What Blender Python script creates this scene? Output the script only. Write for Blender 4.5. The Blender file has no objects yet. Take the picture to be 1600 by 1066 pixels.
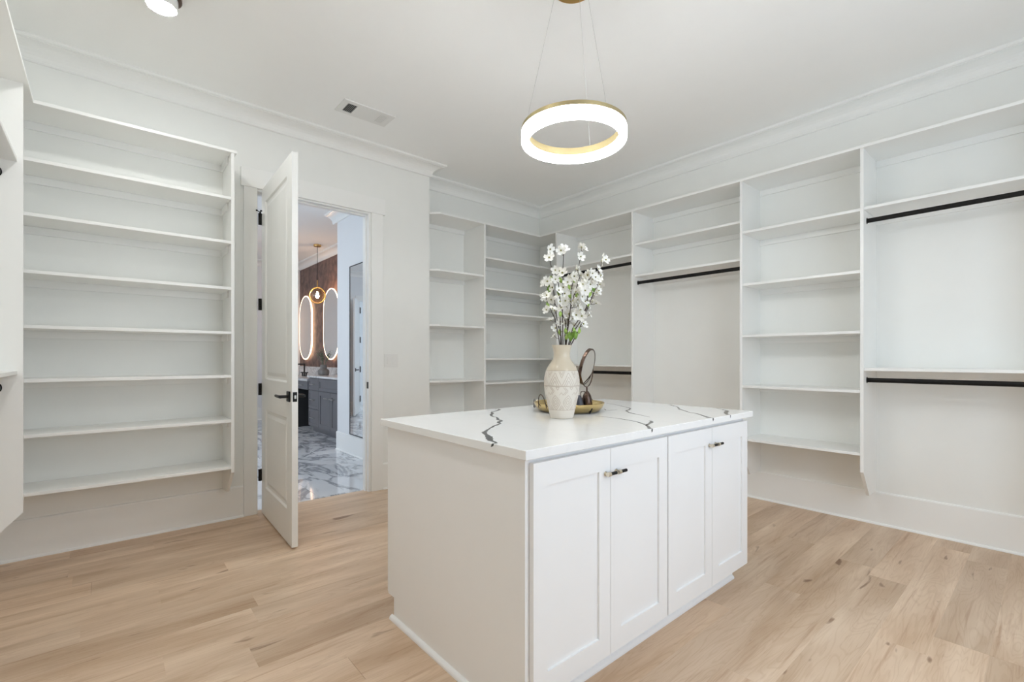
import bpy, bmesh, math, random
from mathutils import Vector, Matrix

random.seed(7)
S = bpy.context.scene
COL = S.collection

# ------------------------------------------------------------------ camera
cam_d = bpy.data.cameras.new('camera')
cam_d.sensor_width = 36.0
cam_d.lens = 36.0 * 735.4 / 1600.0
cam_d.shift_y = 26.5 / 1600.0
cam_d.clip_start = 0.02
cam = bpy.data.objects.new('camera', cam_d)
cam.location = (0, 0, 1.2)
cam.rotation_euler = (math.radians(90), 0, math.radians(49.1 - 90))
COL.objects.link(cam)
S.camera = cam

# ------------------------------------------------------------------ world, daylight, exposure
W = bpy.data.worlds.new('sky')
S.world = W
W.use_nodes = True
WN = W.node_tree.nodes
WN['Background'].inputs['Color'].default_value = (0.78, 0.89, 1.0, 1)
WN['Background'].inputs['Strength'].default_value = 3.7
S.view_settings.view_transform = 'Standard'
S.view_settings.look = 'None'
S.view_settings.gamma = 1.0
S.view_settings.use_curve_mapping = False
S.view_settings.exposure = 0.15
S.cycles.use_denoising = True
S.cycles.max_bounces = 14
S.cycles.diffuse_bounces = 9
S.cycles.glossy_bounces = 5
S.cycles.transparent_max_bounces = 12
S.cycles.sample_clamp_indirect = 8.0
S.cycles.caustics_reflective = False
S.cycles.caustics_refractive = False

def portal(name, loc, rot, sx, sy):
    l = bpy.data.lights.new(name, 'AREA')
    l.shape = 'RECTANGLE'
    l.size = sx
    l.size_y = sy
    l.cycles.is_portal = True
    o = bpy.data.objects.new(name, l)
    o.location = loc
    o.rotation_euler = rot
    COL.objects.link(o)

# window openings through which the sky lights the rooms (closet rear wall, bathroom side wall)
WIN1 = (0.85, 2.95, 0.55, 2.55)      # x0, x1, z0, z1 in the rear wall
WIN2 = (5.0, 8.2, 0.9, 2.5)          # y0, y1, z0, z1 in the bathroom side wall
portal('window_daylight', ((WIN1[0] + WIN1[1]) / 2, -1.10, (WIN1[2] + WIN1[3]) / 2), (math.radians(90), 0, 0), WIN1[1] - WIN1[0], WIN1[3] - WIN1[2])
portal('bathroom_daylight', (-1.07, (WIN2[0] + WIN2[1]) / 2, (WIN2[2] + WIN2[3]) / 2), (math.radians(90), 0, math.radians(-90)), WIN2[1] - WIN2[0], WIN2[3] - WIN2[2])

# ------------------------------------------------------------------ room dimensions (metres)
XL, XR = -0.666, 4.223      # closet left and right wall faces
YB, YD, YR = -1.0, 4.03, 4.335   # rear wall, door wall, recess wall
XJ = 2.417                  # corner where the door wall ends and the recess begins
ZC = 3.09                   # ceiling
BX0, BX1, BX2 = -1.0, 2.32, 3.02  # bathroom: side wall, mirror wall, papered wall
BYE, BY1 = 6.19, 10.1       # end of the mirror wall, far wall
RING = (1.782, 1.585)

# ------------------------------------------------------------------ materials
def newmat(name):
    m = bpy.data.materials.new(name)
    m.use_nodes = True
    return m, m.node_tree, m.node_tree.nodes['Principled BSDF']

def paint(name, col, rough=0.5, var=0.02, bump=0.0, scale=6.0, metal=0.0, spec=0.5, bscale=120.0):
    m, t, b = newmat(name)
    n, l = t.nodes, t.links
    tc = n.new('ShaderNodeTexCoord')
    no = n.new('ShaderNodeTexNoise')
    no.inputs['Scale'].default_value = scale
    no.inputs['Detail'].default_value = 4
    l.new(tc.outputs['Object'], no.inputs['Vector'])
    r = n.new('ShaderNodeValToRGB')
    r.color_ramp.elements[0].position = 0.3
    r.color_ramp.elements[1].position = 0.7
    r.color_ramp.elements[0].color = tuple(max(0, c * (1 - var)) for c in col) + (1,)
    r.color_ramp.elements[1].color = tuple(min(1, c * (1 + var)) for c in col) + (1,)
    l.new(no.outputs['Fac'], r.inputs['Fac'])
    l.new(r.outputs['Color'], b.inputs['Base Color'])
    b.inputs['Roughness'].default_value = rough
    b.inputs['Metallic'].default_value = metal
    b.inputs['Specular IOR Level'].default_value = spec
    if bump:
        n2 = n.new('ShaderNodeTexNoise')
        n2.inputs['Scale'].default_value = bscale
        n2.inputs['Detail'].default_value = 3
        l.new(tc.outputs['Object'], n2.inputs['Vector'])
        bp = n.new('ShaderNodeBump')
        bp.inputs['Strength'].default_value = bump
        bp.inputs['Distance'].default_value = 0.002
        l.new(n2.outputs['Fac'], bp.inputs['Height'])
        l.new(bp.outputs['Normal'], b.inputs['Normal'])
    return m

def emit(name, col, strength):
    m, t, b = newmat(name)
    b.inputs['Base Color'].default_value = (0.9, 0.9, 0.9, 1)
    b.inputs['Emission Color'].default_value = col + (1,)
    b.inputs['Emission Strength'].default_value = strength
    return m

def glassy(name, col, mix):
    m = bpy.data.materials.new(name)
    m.use_nodes = True
    t = m.node_tree
    n, l = t.nodes, t.links
    n.remove(n['Principled BSDF'])
    tr = n.new('ShaderNodeBsdfTransparent')
    tr.inputs['Color'].default_value = col + (1,)
    gl = n.new('ShaderNodeBsdfGlossy')
    gl.inputs['Roughness'].default_value = 0.02
    mx = n.new('ShaderNodeMixShader')
    mx.inputs['Fac'].default_value = mix
    l.new(tr.outputs[0], mx.inputs[1])
    l.new(gl.outputs[0], mx.inputs[2])
    l.new(mx.outputs[0], n['Material Output'].inputs['Surface'])
    return m

def wood_floor():
    m, t, b = newmat('oak_plank')
    n, l = t.nodes, t.links
    tc = n.new('ShaderNodeTexCoord')
    oi = n.new('ShaderNodeObjectInfo')
    mul = n.new('ShaderNodeMath'); mul.operation = 'MULTIPLY'; mul.inputs[1].default_value = 57.0
    l.new(oi.outputs['Random'], mul.inputs[0])
    cmb = n.new('ShaderNodeCombineXYZ')
    l.new(mul.outputs[0], cmb.inputs['X']); l.new(mul.outputs[0], cmb.inputs['Y'])
    add = n.new('ShaderNodeVectorMath'); add.operation = 'ADD'
    l.new(tc.outputs['Object'], add.inputs[0]); l.new(cmb.outputs[0], add.inputs[1])
    def noise(sx, sy, sc, det, rough, dist=0.0):
        mp = n.new('ShaderNodeMapping')
        mp.inputs['Scale'].default_value = (sx, sy, 1)
        l.new(add.outputs[0], mp.inputs['Vector'])
        no = n.new('ShaderNodeTexNoise')
        no.inputs['Scale'].default_value = sc
        no.inputs['Detail'].default_value = det
        no.inputs['Roughness'].default_value = rough
        no.inputs['Distortion'].default_value = dist
        l.new(mp.outputs[0], no.inputs['Vector'])
        return no
    # broad tone, cathedral rings, fine pores, dark knots
    broad = noise(0.5, 3.0, 2.2, 3, 0.5, 0.4)
    rings = noise(0.55, 5.0, 2.0, 2, 0.45, 0.9)
    sinm = n.new('ShaderNodeMath'); sinm.operation = 'MULTIPLY'; sinm.inputs[1].default_value = 95.0
    l.new(rings.outputs['Fac'], sinm.inputs[0])
    sn = n.new('ShaderNodeMath'); sn.operation = 'SINE'
    l.new(sinm.outputs[0], sn.inputs[0])
    pores = noise(3.0, 90.0, 2.0, 4, 0.6)
    tone = n.new('ShaderNodeValToRGB')
    e = tone.color_ramp.elements
    e[0].position = 0.28; e[0].color = (0.492, 0.334, 0.212, 1)
    e[1].position = 0.72; e[1].color = (0.745, 0.580, 0.430, 1)
    l.new(broad.outputs['Fac'], tone.inputs['Fac'])
    def mixc(a, bcol, fac_socket, fmul, blend='MULTIPLY'):
        f = n.new('ShaderNodeMath'); f.operation = 'MULTIPLY'; f.inputs[1].default_value = fmul; f.use_clamp = True
        l.new(fac_socket, f.inputs[0])
        mx = n.new('ShaderNodeMix'); mx.data_type = 'RGBA'; mx.blend_type = blend
        l.new(f.outputs[0], mx.inputs[0]); l.new(a, mx.inputs[6])
        if isinstance(bcol, tuple):
            mx.inputs[7].default_value = bcol
        else:
            l.new(bcol, mx.inputs[7])
        return mx.outputs[2]
    rr = n.new('ShaderNodeMapRange')
    rr.inputs['From Min'].default_value = 0.35; rr.inputs['From Max'].default_value = 1.0
    l.new(sn.outputs[0], rr.inputs['Value'])
    c = mixc(tone.outputs['Color'], (0.80, 0.72, 0.64, 1), rr.outputs[0], 0.32)
    pr = n.new('ShaderNodeMapRange')
    pr.inputs['From Min'].default_value = 0.56; pr.inputs['From Max'].default_value = 0.75
    l.new(pores.outputs['Fac'], pr.inputs['Value'])
    c = mixc(c, (0.72, 0.62, 0.54, 1), pr.outputs[0], 0.6)
    stk = noise(0.9, 26.0, 1.6, 3, 0.55, 0.3)
    sr = n.new('ShaderNodeMapRange')
    sr.inputs['From Min'].default_value = 0.57; sr.inputs['From Max'].default_value = 0.74
    l.new(stk.outputs['Fac'], sr.inputs['Value'])
    c = mixc(c, (0.70, 0.58, 0.50, 1), sr.outputs[0], 0.75)
    kn = noise(2.2, 9.0, 1.7, 2, 0.5, 0.6)
    kr = n.new('ShaderNodeMapRange')
    kr.inputs['From Min'].default_value = 0.685; kr.inputs['From Max'].default_value = 0.75
    l.new(kn.outputs['Fac'], kr.inputs['Value'])
    c = mixc(c, (0.34, 0.24, 0.18, 1), kr.outputs[0], 0.8)
    # each plank its own lightness
    hv = n.new('ShaderNodeHueSaturation')
    vr = n.new('ShaderNodeMapRange')
    vr.inputs['To Min'].default_value = 0.91; vr.inputs['To Max'].default_value = 1.08
    l.new(oi.outputs['Random'], vr.inputs['Value'])
    l.new(vr.outputs[0], hv.inputs['Value'])
    l.new(c, hv.inputs['Color'])
    l.new(hv.outputs[0], b.inputs['Base Color'])
    b.inputs['Roughness'].default_value = 0.40
    bp = n.new('ShaderNodeBump'); bp.inputs['Strength'].default_value = 0.12; bp.inputs['Distance'].default_value = 0.001
    l.new(pores.outputs['Fac'], bp.inputs['Height']); l.new(bp.outputs[0], b.inputs['Normal'])
    return m

def marble(name, base, vein, scale, rough, per_object=False, width=0.055, cloud=0.82):
    m, t, b = newmat(name)
    n, l = t.nodes, t.links
    tc = n.new('ShaderNodeTexCoord')
    vec = tc.outputs['Object']
    if per_object:
        oi = n.new('ShaderNodeObjectInfo')
        mul = n.new('ShaderNodeMath'); mul.operation = 'MULTIPLY'; mul.inputs[1].default_value = 31.0
        l.new(oi.outputs['Random'], mul.inputs[0])
        cmb = n.new('ShaderNodeCombineXYZ'); l.new(mul.outputs[0], cmb.inputs['X']); l.new(mul.outputs[0], cmb.inputs['Z'])
        ad = n.new('ShaderNodeVectorMath'); ad.operation = 'ADD'
        l.new(vec, ad.inputs[0]); l.new(cmb.outputs[0], ad.inputs[1]); vec = ad.outputs[0]
    mp = n.new('ShaderNodeMapping'); mp.inputs['Scale'].default_value = (2.6, 0.9, 1.0); mp.inputs['Rotation'].default_value = (0, 0, 0.5)
    l.new(vec, mp.inputs['Vector'])
    no = n.new('ShaderNodeTexNoise'); no.inputs['Scale'].default_value = scale; no.inputs['Detail'].default_value = 7
    no.inputs['Roughness'].default_value = 0.6; no.inputs['Distortion'].default_value = 1.1
    l.new(mp.outputs[0], no.inputs['Vector'])
    sb = n.new('ShaderNodeMath'); sb.operation = 'SUBTRACT'; sb.inputs[1].default_value = 0.5
    l.new(no.outputs['Fac'], sb.inputs[0])
    ab = n.new('ShaderNodeMath'); ab.operation = 'ABSOLUTE'; l.new(sb.outputs[0], ab.inputs[0])
    r = n.new('ShaderNodeValToRGB')
    r.color_ramp.elements[0].position = 0.0; r.color_ramp.elements[0].color = vein + (1,)
    r.color_ramp.elements[1].position = width; r.color_ramp.elements[1].color = base + (1,)
    l.new(ab.outputs[0], r.inputs['Fac'])
    cl = n.new('ShaderNodeTexNoise'); cl.inputs['Scale'].default_value = scale * 0.7; cl.inputs['Detail'].default_value = 3
    l.new(vec, cl.inputs['Vector'])
    cr = n.new('ShaderNodeValToRGB')
    cr.color_ramp.elements[0].position = 0.35; cr.color_ramp.elements[0].color = (cloud * 0.98, cloud, cloud * 1.03, 1)
    cr.color_ramp.elements[1].position = 0.60; cr.color_ramp.elements[1].color = (1, 1, 1, 1)
    l.new(cl.outputs['Fac'], cr.inputs['Fac'])
    mx = n.new('ShaderNodeMix'); mx.data_type = 'RGBA'; mx.blend_type = 'MULTIPLY'; mx.inputs[0].default_value = 1.0
    l.new(r.outputs[0], mx.inputs[6]); l.new(cr.outputs[0], mx.inputs[7])
    l.new(mx.outputs[2], b.inputs['Base Color'])
    b.inputs['Roughness'].default_value = rough
    return m

M = {}
M['wall'] = paint('wall_paint', (0.845, 0.85, 0.825), 0.6, 0.008, 0.05)
M['ceil'] = paint('ceiling_paint', (0.94, 0.945, 0.935), 0.75, 0.006, 0.05)
M['trim'] = paint('trim_paint', (0.87, 0.87, 0.85), 0.35, 0.006)
M['shelf'] = paint('shelf_paint', (0.87, 0.87, 0.85), 0.33, 0.006)
M['cab'] = paint('cabinet_paint', (0.85, 0.85, 0.85), 0.32, 0.006)
M['door'] = paint('door_paint', (0.85, 0.85, 0.83), 0.35, 0.006)
M['black'] = paint('matte_black_metal', (0.008, 0.0075, 0.007), 0.42, 0.1, spec=0.3)
M['rod'] = paint('black_rod_metal', (0.006, 0.0055, 0.005), 0.45, 0.1, spec=0.25)
M['steel'] = paint('brushed_steel', (0.62, 0.62, 0.60), 0.3, 0.05, metal=1.0)
M['nickel'] = paint('champagne_nickel', (0.72, 0.66, 0.54), 0.28, 0.03, metal=1.0)
M['gold'] = paint('brushed_gold', (0.66, 0.43, 0.16), 0.32, 0.05, metal=1.0)
M['palegold'] = paint('pale_gold', (0.46, 0.38, 0.21), 0.45, 0.03, metal=0.75)
M['traygold'] = paint('hammered_brass', (0.62, 0.47, 0.22), 0.26, 0.12, 0.25, scale=14, metal=1.0, bscale=60)
M['bronze'] = paint('dark_bronze', (0.095, 0.062, 0.048), 0.27, 0.15, metal=0.85)
M['mirror'] = paint('mirror_silver', (0.90, 0.92, 0.93), 0.015, 0.0, metal=1.0)
M['oak'] = wood_floor()
M['sub'] = paint('subfloor_dark', (0.10, 0.065, 0.04), 0.8, 0.1)
M['quartz'] = marble('white_quartz', (0.87, 0.87, 0.86), (0.85, 0.85, 0.84), 0.6, 0.14, width=0.02, cloud=0.955)
M['vein'] = paint('charcoal_vein', (0.055, 0.058, 0.058), 0.2, 0.35, scale=40)
M['marble'] = marble('bathroom_marble', (0.82, 0.83, 0.85), (0.30, 0.31, 0.335), 0.9, 0.07, True, 0.05)
M['vtop'] = marble('vanity_marble', (0.80, 0.79, 0.78), (0.55, 0.54, 0.54), 2.0, 0.15, width=0.03)
M['grout'] = paint('grout', (0.55, 0.55, 0.56), 0.8, 0.05)
M['paper'] = paint('brown_wallpaper', (0.165, 0.098, 0.080), 0.5, 0.5, 0.3, scale=9.0, bscale=30)
M['bwall'] = paint('bathroom_wall_paint', (0.80, 0.81, 0.82), 0.55, 0.006)
M['grey'] = paint('grey_cabinet_paint', (0.135, 0.135, 0.150), 0.35, 0.03)
M['knee_shade'] = paint('painted_knee_shade', (0.02, 0.02, 0.022), 0.7, 0.05)  # near-black colour stands in for the shade of the unlit knee space
M['cream'] = paint('cream_ceramic', (0.72, 0.665, 0.585), 0.42, 0.03, 0.05)
M['glaze'] = paint('beige_glaze', (0.62, 0.54, 0.42), 0.16, 0.05)
M['etch'] = paint('etched_tan', (0.47, 0.38, 0.30), 0.7, 0.1)
M['bark'] = paint('dark_bark', (0.055, 0.036, 0.028), 0.7, 0.35, scale=80)
M['petal'] = paint('white_petal', (0.86, 0.85, 0.80), 0.55, 0.03, scale=60)
M['pist'] = paint('blossom_centre', (0.30, 0.29, 0.09), 0.6, 0.4, scale=200)
M['leaf'] = paint('fresh_leaf', (0.30, 0.44, 0.10), 0.45, 0.35, scale=70)
M['leafd'] = paint('deep_leaf', (0.17, 0.30, 0.05), 0.45, 0.35, scale=70)
M['slate'] = paint('slate_glaze', (0.055, 0.058, 0.075), 0.35, 0.1)
M['stone'] = paint('grey_stoneware', (0.22, 0.21, 0.20), 0.7, 0.25, 0.2, scale=25)
M['sage'] = paint('sage_leaf', (0.20, 0.24, 0.17), 0.6, 0.35, scale=50)
M['plastic'] = paint('white_plastic', (0.80, 0.80, 0.78), 0.3, 0.01)
M['ventdark'] = paint('vent_dark', (0.06, 0.06, 0.06), 0.8, 0.1)
M['lamp_ring'] = emit('ring_light', (0.99, 1.0, 0.985), 31.0)
M['lamp_disc'] = emit('disc_light', (0.99, 1.0, 0.985), 170.0)
M['lamp_warm'] = emit('warm_strip', (1.0, 0.66, 0.42), 4.2)
M['bulb'] = emit('bulb_glow', (1.0, 0.70, 0.45), 260.0)
M['glass'] = glassy('window_glass', (0.97, 0.98, 1.0), 0.06)
M['amber'] = glassy('amber_glass', (0.95, 0.80, 0.62), 0.12)

# ------------------------------------------------------------------ helpers
def BM():
    return bmesh.new()

def box(bm, x0, x1, y0, y1, z0, z1, bev=0.0):
    v = [bm.verts.new((x, y, z)) for z in (z0, z1) for y in (y0, y1) for x in (x0, x1)]
    fs = [bm.faces.new([v[i] for i in q]) for q in ((0, 2, 3, 1), (4, 5, 7, 6), (0, 1, 5, 4), (2, 6, 7, 3), (0, 4, 6, 2), (1, 3, 7, 5))]
    if bev:
        es = set(e for f in fs for e in f.edges)
        bmesh.ops.bevel(bm, geom=list(es), offset=bev, segments=1, affect='EDGES', profile=0.5)
    return bm

def prism(bm, pts, axis, a0, a1):
    """polygon pts extruded from a0 to a1 along axis; pts are the other two coordinates in xyz order"""
    def p3(p, a):
        q = list(p)
        q.insert(axis, a)
        return q
    va = [bm.verts.new(p3(p, a0)) for p in pts]
    vb = [bm.verts.new(p3(p, a1)) for p in pts]
    n = len(pts)
    bm.faces.new(va)
    bm.faces.new(vb[::-1])
    for i in range(n):
        bm.faces.new((va[i], vb[i], vb[(i + 1) % n], va[(i + 1) % n]))
    return bm

def tube(bm, pts, r, n=8, ry=None, up=None):
    """tube along pts; r a number or one per point; ry gives an oval section"""
    P = [Vector(p) for p in pts]
    rs = r if isinstance(r, (list, tuple)) else [r] * len(P)
    rings = []
    prev = None
    for i, p in enumerate(P):
        t = (P[min(i + 1, len(P) - 1)] - P[max(i - 1, 0)]).normalized()
        a = Vector(up) if up else (prev if prev is not None else (Vector((0, 0, 1)) if abs(t.z) < 0.9 else Vector((1, 0, 0))))
        s = t.cross(a)
        if s.length < 1e-6:
            s = t.orthogonal()
        s.normalize()
        u = s.cross(t).normalized()
        prev = u
        k = rs[i]
        k2 = ry if ry else k
        rings.append([bm.verts.new(p + s * (k * math.cos(q)) + u * (k2 * math.sin(q))) for q in [2 * math.pi * j / n for j in range(n)]])
    for a, b in zip(rings, rings[1:]):
        for j in range(n):
            bm.faces.new((a[j], a[(j + 1) % n], b[(j + 1) % n], b[j]))
    bm.faces.new(rings[0][::-1])
    bm.faces.new(rings[-1])
    return bm

def ringtube(bm, c, R, r, n=48, m=8, ax=(1, 0, 0), ay=(0, 1, 0), a0=0.0, a1=2 * math.pi):
    c = Vector(c); ax = Vector(ax); ay = Vector(ay); nz = ax.cross(ay)
    full = abs(a1 - a0 - 2 * math.pi) < 1e-6
    k = n if full else n + 1
    rings = []
    for i in range(k):
        t = a0 + (a1 - a0) * i / n
        d = ax * math.cos(t) + ay * math.sin(t)
        rings.append([bm.verts.new(c + d * (R + r * math.cos(q)) + nz * (r * math.sin(q))) for q in [2 * math.pi * j / m for j in range(m)]])
    for i in range(k if full else k - 1):
        a, b = rings[i], rings[(i + 1) % k]
        for j in range(m):
            bm.faces.new((a[j], b[j], b[(j + 1) % m], a[(j + 1) % m]))
    return bm

def lathe(bm, prof, cx, cy, z0=0.0, n=32, closed=False):
    """revolve (radius, height) pairs; radius 0 makes a pole; closed joins last to first"""
    rings = []
    for r, z in prof:
        if r < 1e-6:
            rings.append([bm.verts.new((cx, cy, z0 + z))])
        else:
            rings.append([bm.verts.new((cx + r * math.cos(2 * math.pi * j / n), cy + r * math.sin(2 * math.pi * j / n), z0 + z)) for j in range(n)])
    pairs = list(zip(rings, rings[1:]))
    if closed:
        pairs.append((rings[-1], rings[0]))
    for a, b in pairs:
        for j in range(n):
            k = (j + 1) % n
            if len(a) == 1 and len(b) == 1:
                continue
            if len(a) == 1:
                bm.faces.new((a[0], b[k], b[j]))
            elif len(b) == 1:
                bm.faces.new((a[j], a[k], b[0]))
            else:
                bm.faces.new((a[j], a[k], b[k], b[j]))
    return bm

WL = {}

def link(o, parent):
    COL.objects.link(o)
    if parent is not None:
        o.parent = parent

def obj(name, bm, mat, parent=None, smooth=False, base=None, label=None):
    """one mesh object from world-space geometry; children keep the origin of their thing"""
    loc = Vector((0, 0, 0))
    if parent is not None:
        loc = WL[parent.name]
    elif base is not None:
        loc = Vector(base)
    bmesh.ops.recalc_face_normals(bm, faces=bm.faces[:])
    bmesh.ops.translate(bm, verts=bm.verts[:], vec=-loc)
    me = bpy.data.meshes.new(name)
    bm.to_mesh(me)
    bm.free()
    me.materials.append(M[mat])
    if smooth:
        me.polygons.foreach_set('use_smooth', [True] * len(me.polygons))
        try:
            me.set_sharp_from_angle(angle=math.radians(40))
        except Exception:
            pass
    o = bpy.data.objects.new(name, me)
    link(o, parent)
    if parent is None:
        o.location = loc
    WL[o.name] = loc
    if label:
        o['label'] = label
    return o

def tag(o, label, cat, group=None, kind=None):
    o['label'] = label
    o['category'] = cat
    if group:
        o['group'] = group
    if kind:
        o['kind'] = kind
    return o

def thing(name, base, label, cat, group=None, kind=None):
    o = bpy.data.objects.new(name, None)
    o.empty_display_size = 0.05
    o.location = base
    COL.objects.link(o)
    WL[o.name] = Vector(base)
    return tag(o, label, cat, group, kind)

def struct(name, bm, mat, label=None, parent=None, smooth=False):
    o = obj(name, bm, mat, parent, smooth)
    if parent is None:
        o['kind'] = 'structure'
        if label:
            o['label'] = label
    return o

def B(*a, **k):
    return box(BM(), *a, **k)

# ================================================================== closet shell
OX0, OX1, OZ = 0.881, 1.800, 2.505          # doorway in the door wall
T = 0.12
fl = struct('floor', B(XL - T, XR + T, YB - T, YD + T, -0.06, -0.014), 'sub', 'floor of pale oak planks in the closet')
# planks: rows along X, joints where the photograph shows them, random elsewhere
PW, PY0 = 0.168, 2.19
known = {0: 0.177, 1: 0.53, 3: -0.08, 4: 0.21, 5: 0.53, 7: -0.13, 9: 0.24, -10: 3.20, -8: 2.67, -12: 3.87}
meshes = {}
def plank(x0, x1, y0, y1):
    key = (round(x1 - x0, 3), round(y1 - y0, 3))
    if key not in meshes:
        bm = B(0, key[0], 0, key[1], -0.0135, 0.0, bev=0.0003)
        bmesh.ops.recalc_face_normals(bm, faces=bm.faces[:])
        me = bpy.data.meshes.new('plank')
        bm.to_mesh(me)
        bm.free()
        me.materials.append(M['oak'])
        meshes[key] = me
    o = bpy.data.objects.new('plank', meshes[key])
    o.location = (x0, y0, 0)
    link(o, fl)
k = int((YB - PY0) / PW) - 1
while PY0 + k * PW < YR:
    y0, y1 = max(PY0 + k * PW, YB), min(PY0 + (k + 1) * PW, YR)
    y0, y1 = y0 + 0.0002, y1 - 0.0002
    if y1 - y0 > 0.01:
        lo = XL if y0 < YD - 0.01 else OX0 - 0.1
        L = [1.2, 1.5, 1.8, 2.1]
        ends = []
        x = known.get(k, random.uniform(-0.4, 2.0))
        ends.append(x)
        xr = x
        while xr < XR:
            xr += 1.17 if k == -12 else random.choice(L)
            ends.append(xr)
        xl = x
        while xl > XL:
            xl -= 1.17 if k == -12 else random.choice(L)
            ends.append(xl)
        cuts = [XL] + sorted(e for e in ends if XL + 0.1 < e < XR - 0.1) + [XR]
        for a, b in zip(cuts, cuts[1:]):
            if y0 > YD - 0.02:
                # row under the doorway and in the recess
                for p, q, ym in ((OX0, OX1, YD + 0.085), (XJ, XR, YR)):
                    c, d = max(a, p), min(b, q)
                    if d - c > 0.03 and min(y1, ym) - y0 > 0.01:
                        plank(c + 0.0002, d - 0.0002, y0, min(y1, ym))
            elif y1 > YD + 0.005:
                for p, q, ym in ((XL, OX0, YD), (OX0, OX1, YD + 0.085), (OX1, XJ, YD), (XJ, XR, y1)):
                    c, d = max(a, p), min(b, q)
                    if d - c > 0.03:
                        plank(c + 0.0002, d - 0.0002, y0, min(y1, ym))
            else:
                plank(a + 0.0002, b - 0.0002, y0, y1)
    k += 1

struct('ceiling', B(XL - T, XR + T, YB - T, YR + T, ZC, ZC + 0.1), 'ceil', 'flat white closet ceiling')
bm = BM()
box(bm, XL - T, OX0, YD, YD + T, 0, ZC)
box(bm, OX1, XJ, YD, YD + T, 0, ZC)
box(bm, OX0, OX1, YD, YD + T, OZ, ZC)
struct('wall_front', bm, 'wall', 'white wall with the doorway to the bathroom')
struct('wall_recess', B(XJ, XR + T, YR, YR + T, 0, ZC), 'wall', 'white back wall of the shelved recess')
struct('wall_partition', B(BX1, XJ, YD + T, BYE, 0, ZC), 'bwall', 'white partition wall between recess and bathroom')
struct('wall_right', B(XR, XR + T, YB - T, YR, 0, ZC), 'wall', 'white right wall behind the open shelving')
struct('wall_left', B(XL - T, XL, YB, YD, 0, ZC), 'wall', 'white left wall behind the hanging bays')
bm = BM()
box(bm, XL - T, WIN1[0], YB - T, YB, 0, ZC)
box(bm, WIN1[1], XR, YB - T, YB, 0, ZC)
box(bm, WIN1[0], WIN1[1], YB - T, YB, 0, WIN1[2])
box(bm, WIN1[0], WIN1[1], YB - T, YB, WIN1[3], ZC)
struct('wall_rear', bm, 'wall', 'white wall with the window behind the camera')
bm = BM()
fx = 0.05
box(bm, WIN1[0], WIN1[0] + fx, YB - 0.09, YB - 0.03, WIN1[2], WIN1[3])
box(bm, WIN1[1] - fx, WIN1[1], YB - 0.09, YB - 0.03, WIN1[2], WIN1[3])
box(bm, WIN1[0] + fx, WIN1[1] - fx, YB - 0.09, YB - 0.03, WIN1[2], WIN1[2] + fx)
box(bm, WIN1[0] + fx, WIN1[1] - fx, YB - 0.09, YB - 0.03, WIN1[3] - fx, WIN1[3])
wi = struct('window_1', bm, 'trim', 'white framed window behind the camera')
obj('pane', B(WIN1[0] + fx, WIN1[1] - fx, YB - 0.065, YB - 0.06, WIN1[2] + fx, WIN1[3] - fx), 'glass', wi)

# mouldings swept round the room
POLY = [(XL, YB), (XR, YB), (XR, YR), (XJ, YR), (XJ, YD), (XL, YD)]
def seg(i):
    a = Vector(POLY[i]); b = Vector(POLY[(i + 1) % 6])
    d = (b - a).normalized()
    return a, b, d, Vector((-d.y, d.x))
def sweep(name, i, prof, mat, label, s0=None, s1=None):
    """profile (offset, z) along wall i of the room; s0/s1 cut it square at a distance along the wall"""
    a, b, d, n = seg(i)
    npv = seg((i - 1) % 6)[3]
    nnx = seg((i + 1) % 6)[3]
    bm = BM()
    r0, r1 = [], []
    for o, z in prof:
        p = (a + d * s0 + n * o) if s0 is not None else (a + npv * o + n * o)
        q = (a + d * s1 + n * o) if s1 is not None else (b + nnx * o + n * o)
        r0.append(bm.verts.new((p.x, p.y, z)))
        r1.append(bm.verts.new((q.x, q.y, z)))
    m = len(prof)
    for j in range(m):
        bm.faces.new((r0[j], r0[(j + 1) % m], r1[(j + 1) % m], r1[j]))
    bm.faces.new(r0[::-1])
    bm.faces.new(r1)
    return struct(name, bm, mat, label)
crown = [(0, 2.978), (0.012, 2.978), (0.017, 2.984), (0.017, 2.994)]
crown += [(0.107 - 0.088 * math.cos(t), 2.994 + 0.072 * math.sin(t)) for t in [math.radians(a) for a in (0, 15, 30, 45, 60, 75, 90)]]
crown += [(0.107, 3.070), (0.119, 3.072), (0.125, 3.080), (0.125, ZC), (0, ZC)]
for i, nm in enumerate(('rear', 'right', 'recess', 'return', 'front', 'left')):
    sweep('trim_%d' % (i + 1), i, crown, 'trim', 'white cove crown moulding along the %s wall' % nm)
base = [(0, 0.0), (0.024, 0.0), (0.0235, 0.006), (0.021, 0.011), (0.017, 0.0145), (0.012, 0.0155), (0.012, 0.226), (0.009, 0.234), (0, 0.238)]
sweep('baseboard_rear', 0, base, 'trim', 'tall white baseboard below the window')
sweep('baseboard_right', 1, base, 'trim', 'tall white baseboard under the right shelving')
sweep('baseboard_recess', 2, base, 'trim', 'tall white baseboard in the recess')
sweep('baseboard_return', 3, base, 'trim', 'short white baseboard at the recess corner')
sweep('baseboard_front_right', 4, base, 'trim', 'white baseboard right of the doorway', None, XJ - 1.922)
sweep('baseboard_front_left', 4, base, 'trim', 'tall white baseboard below the shoe shelves', XJ - 0.795, None)
sweep('baseboard_left', 5, base, 'trim', 'tall white baseboard on the left wall')

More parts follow.
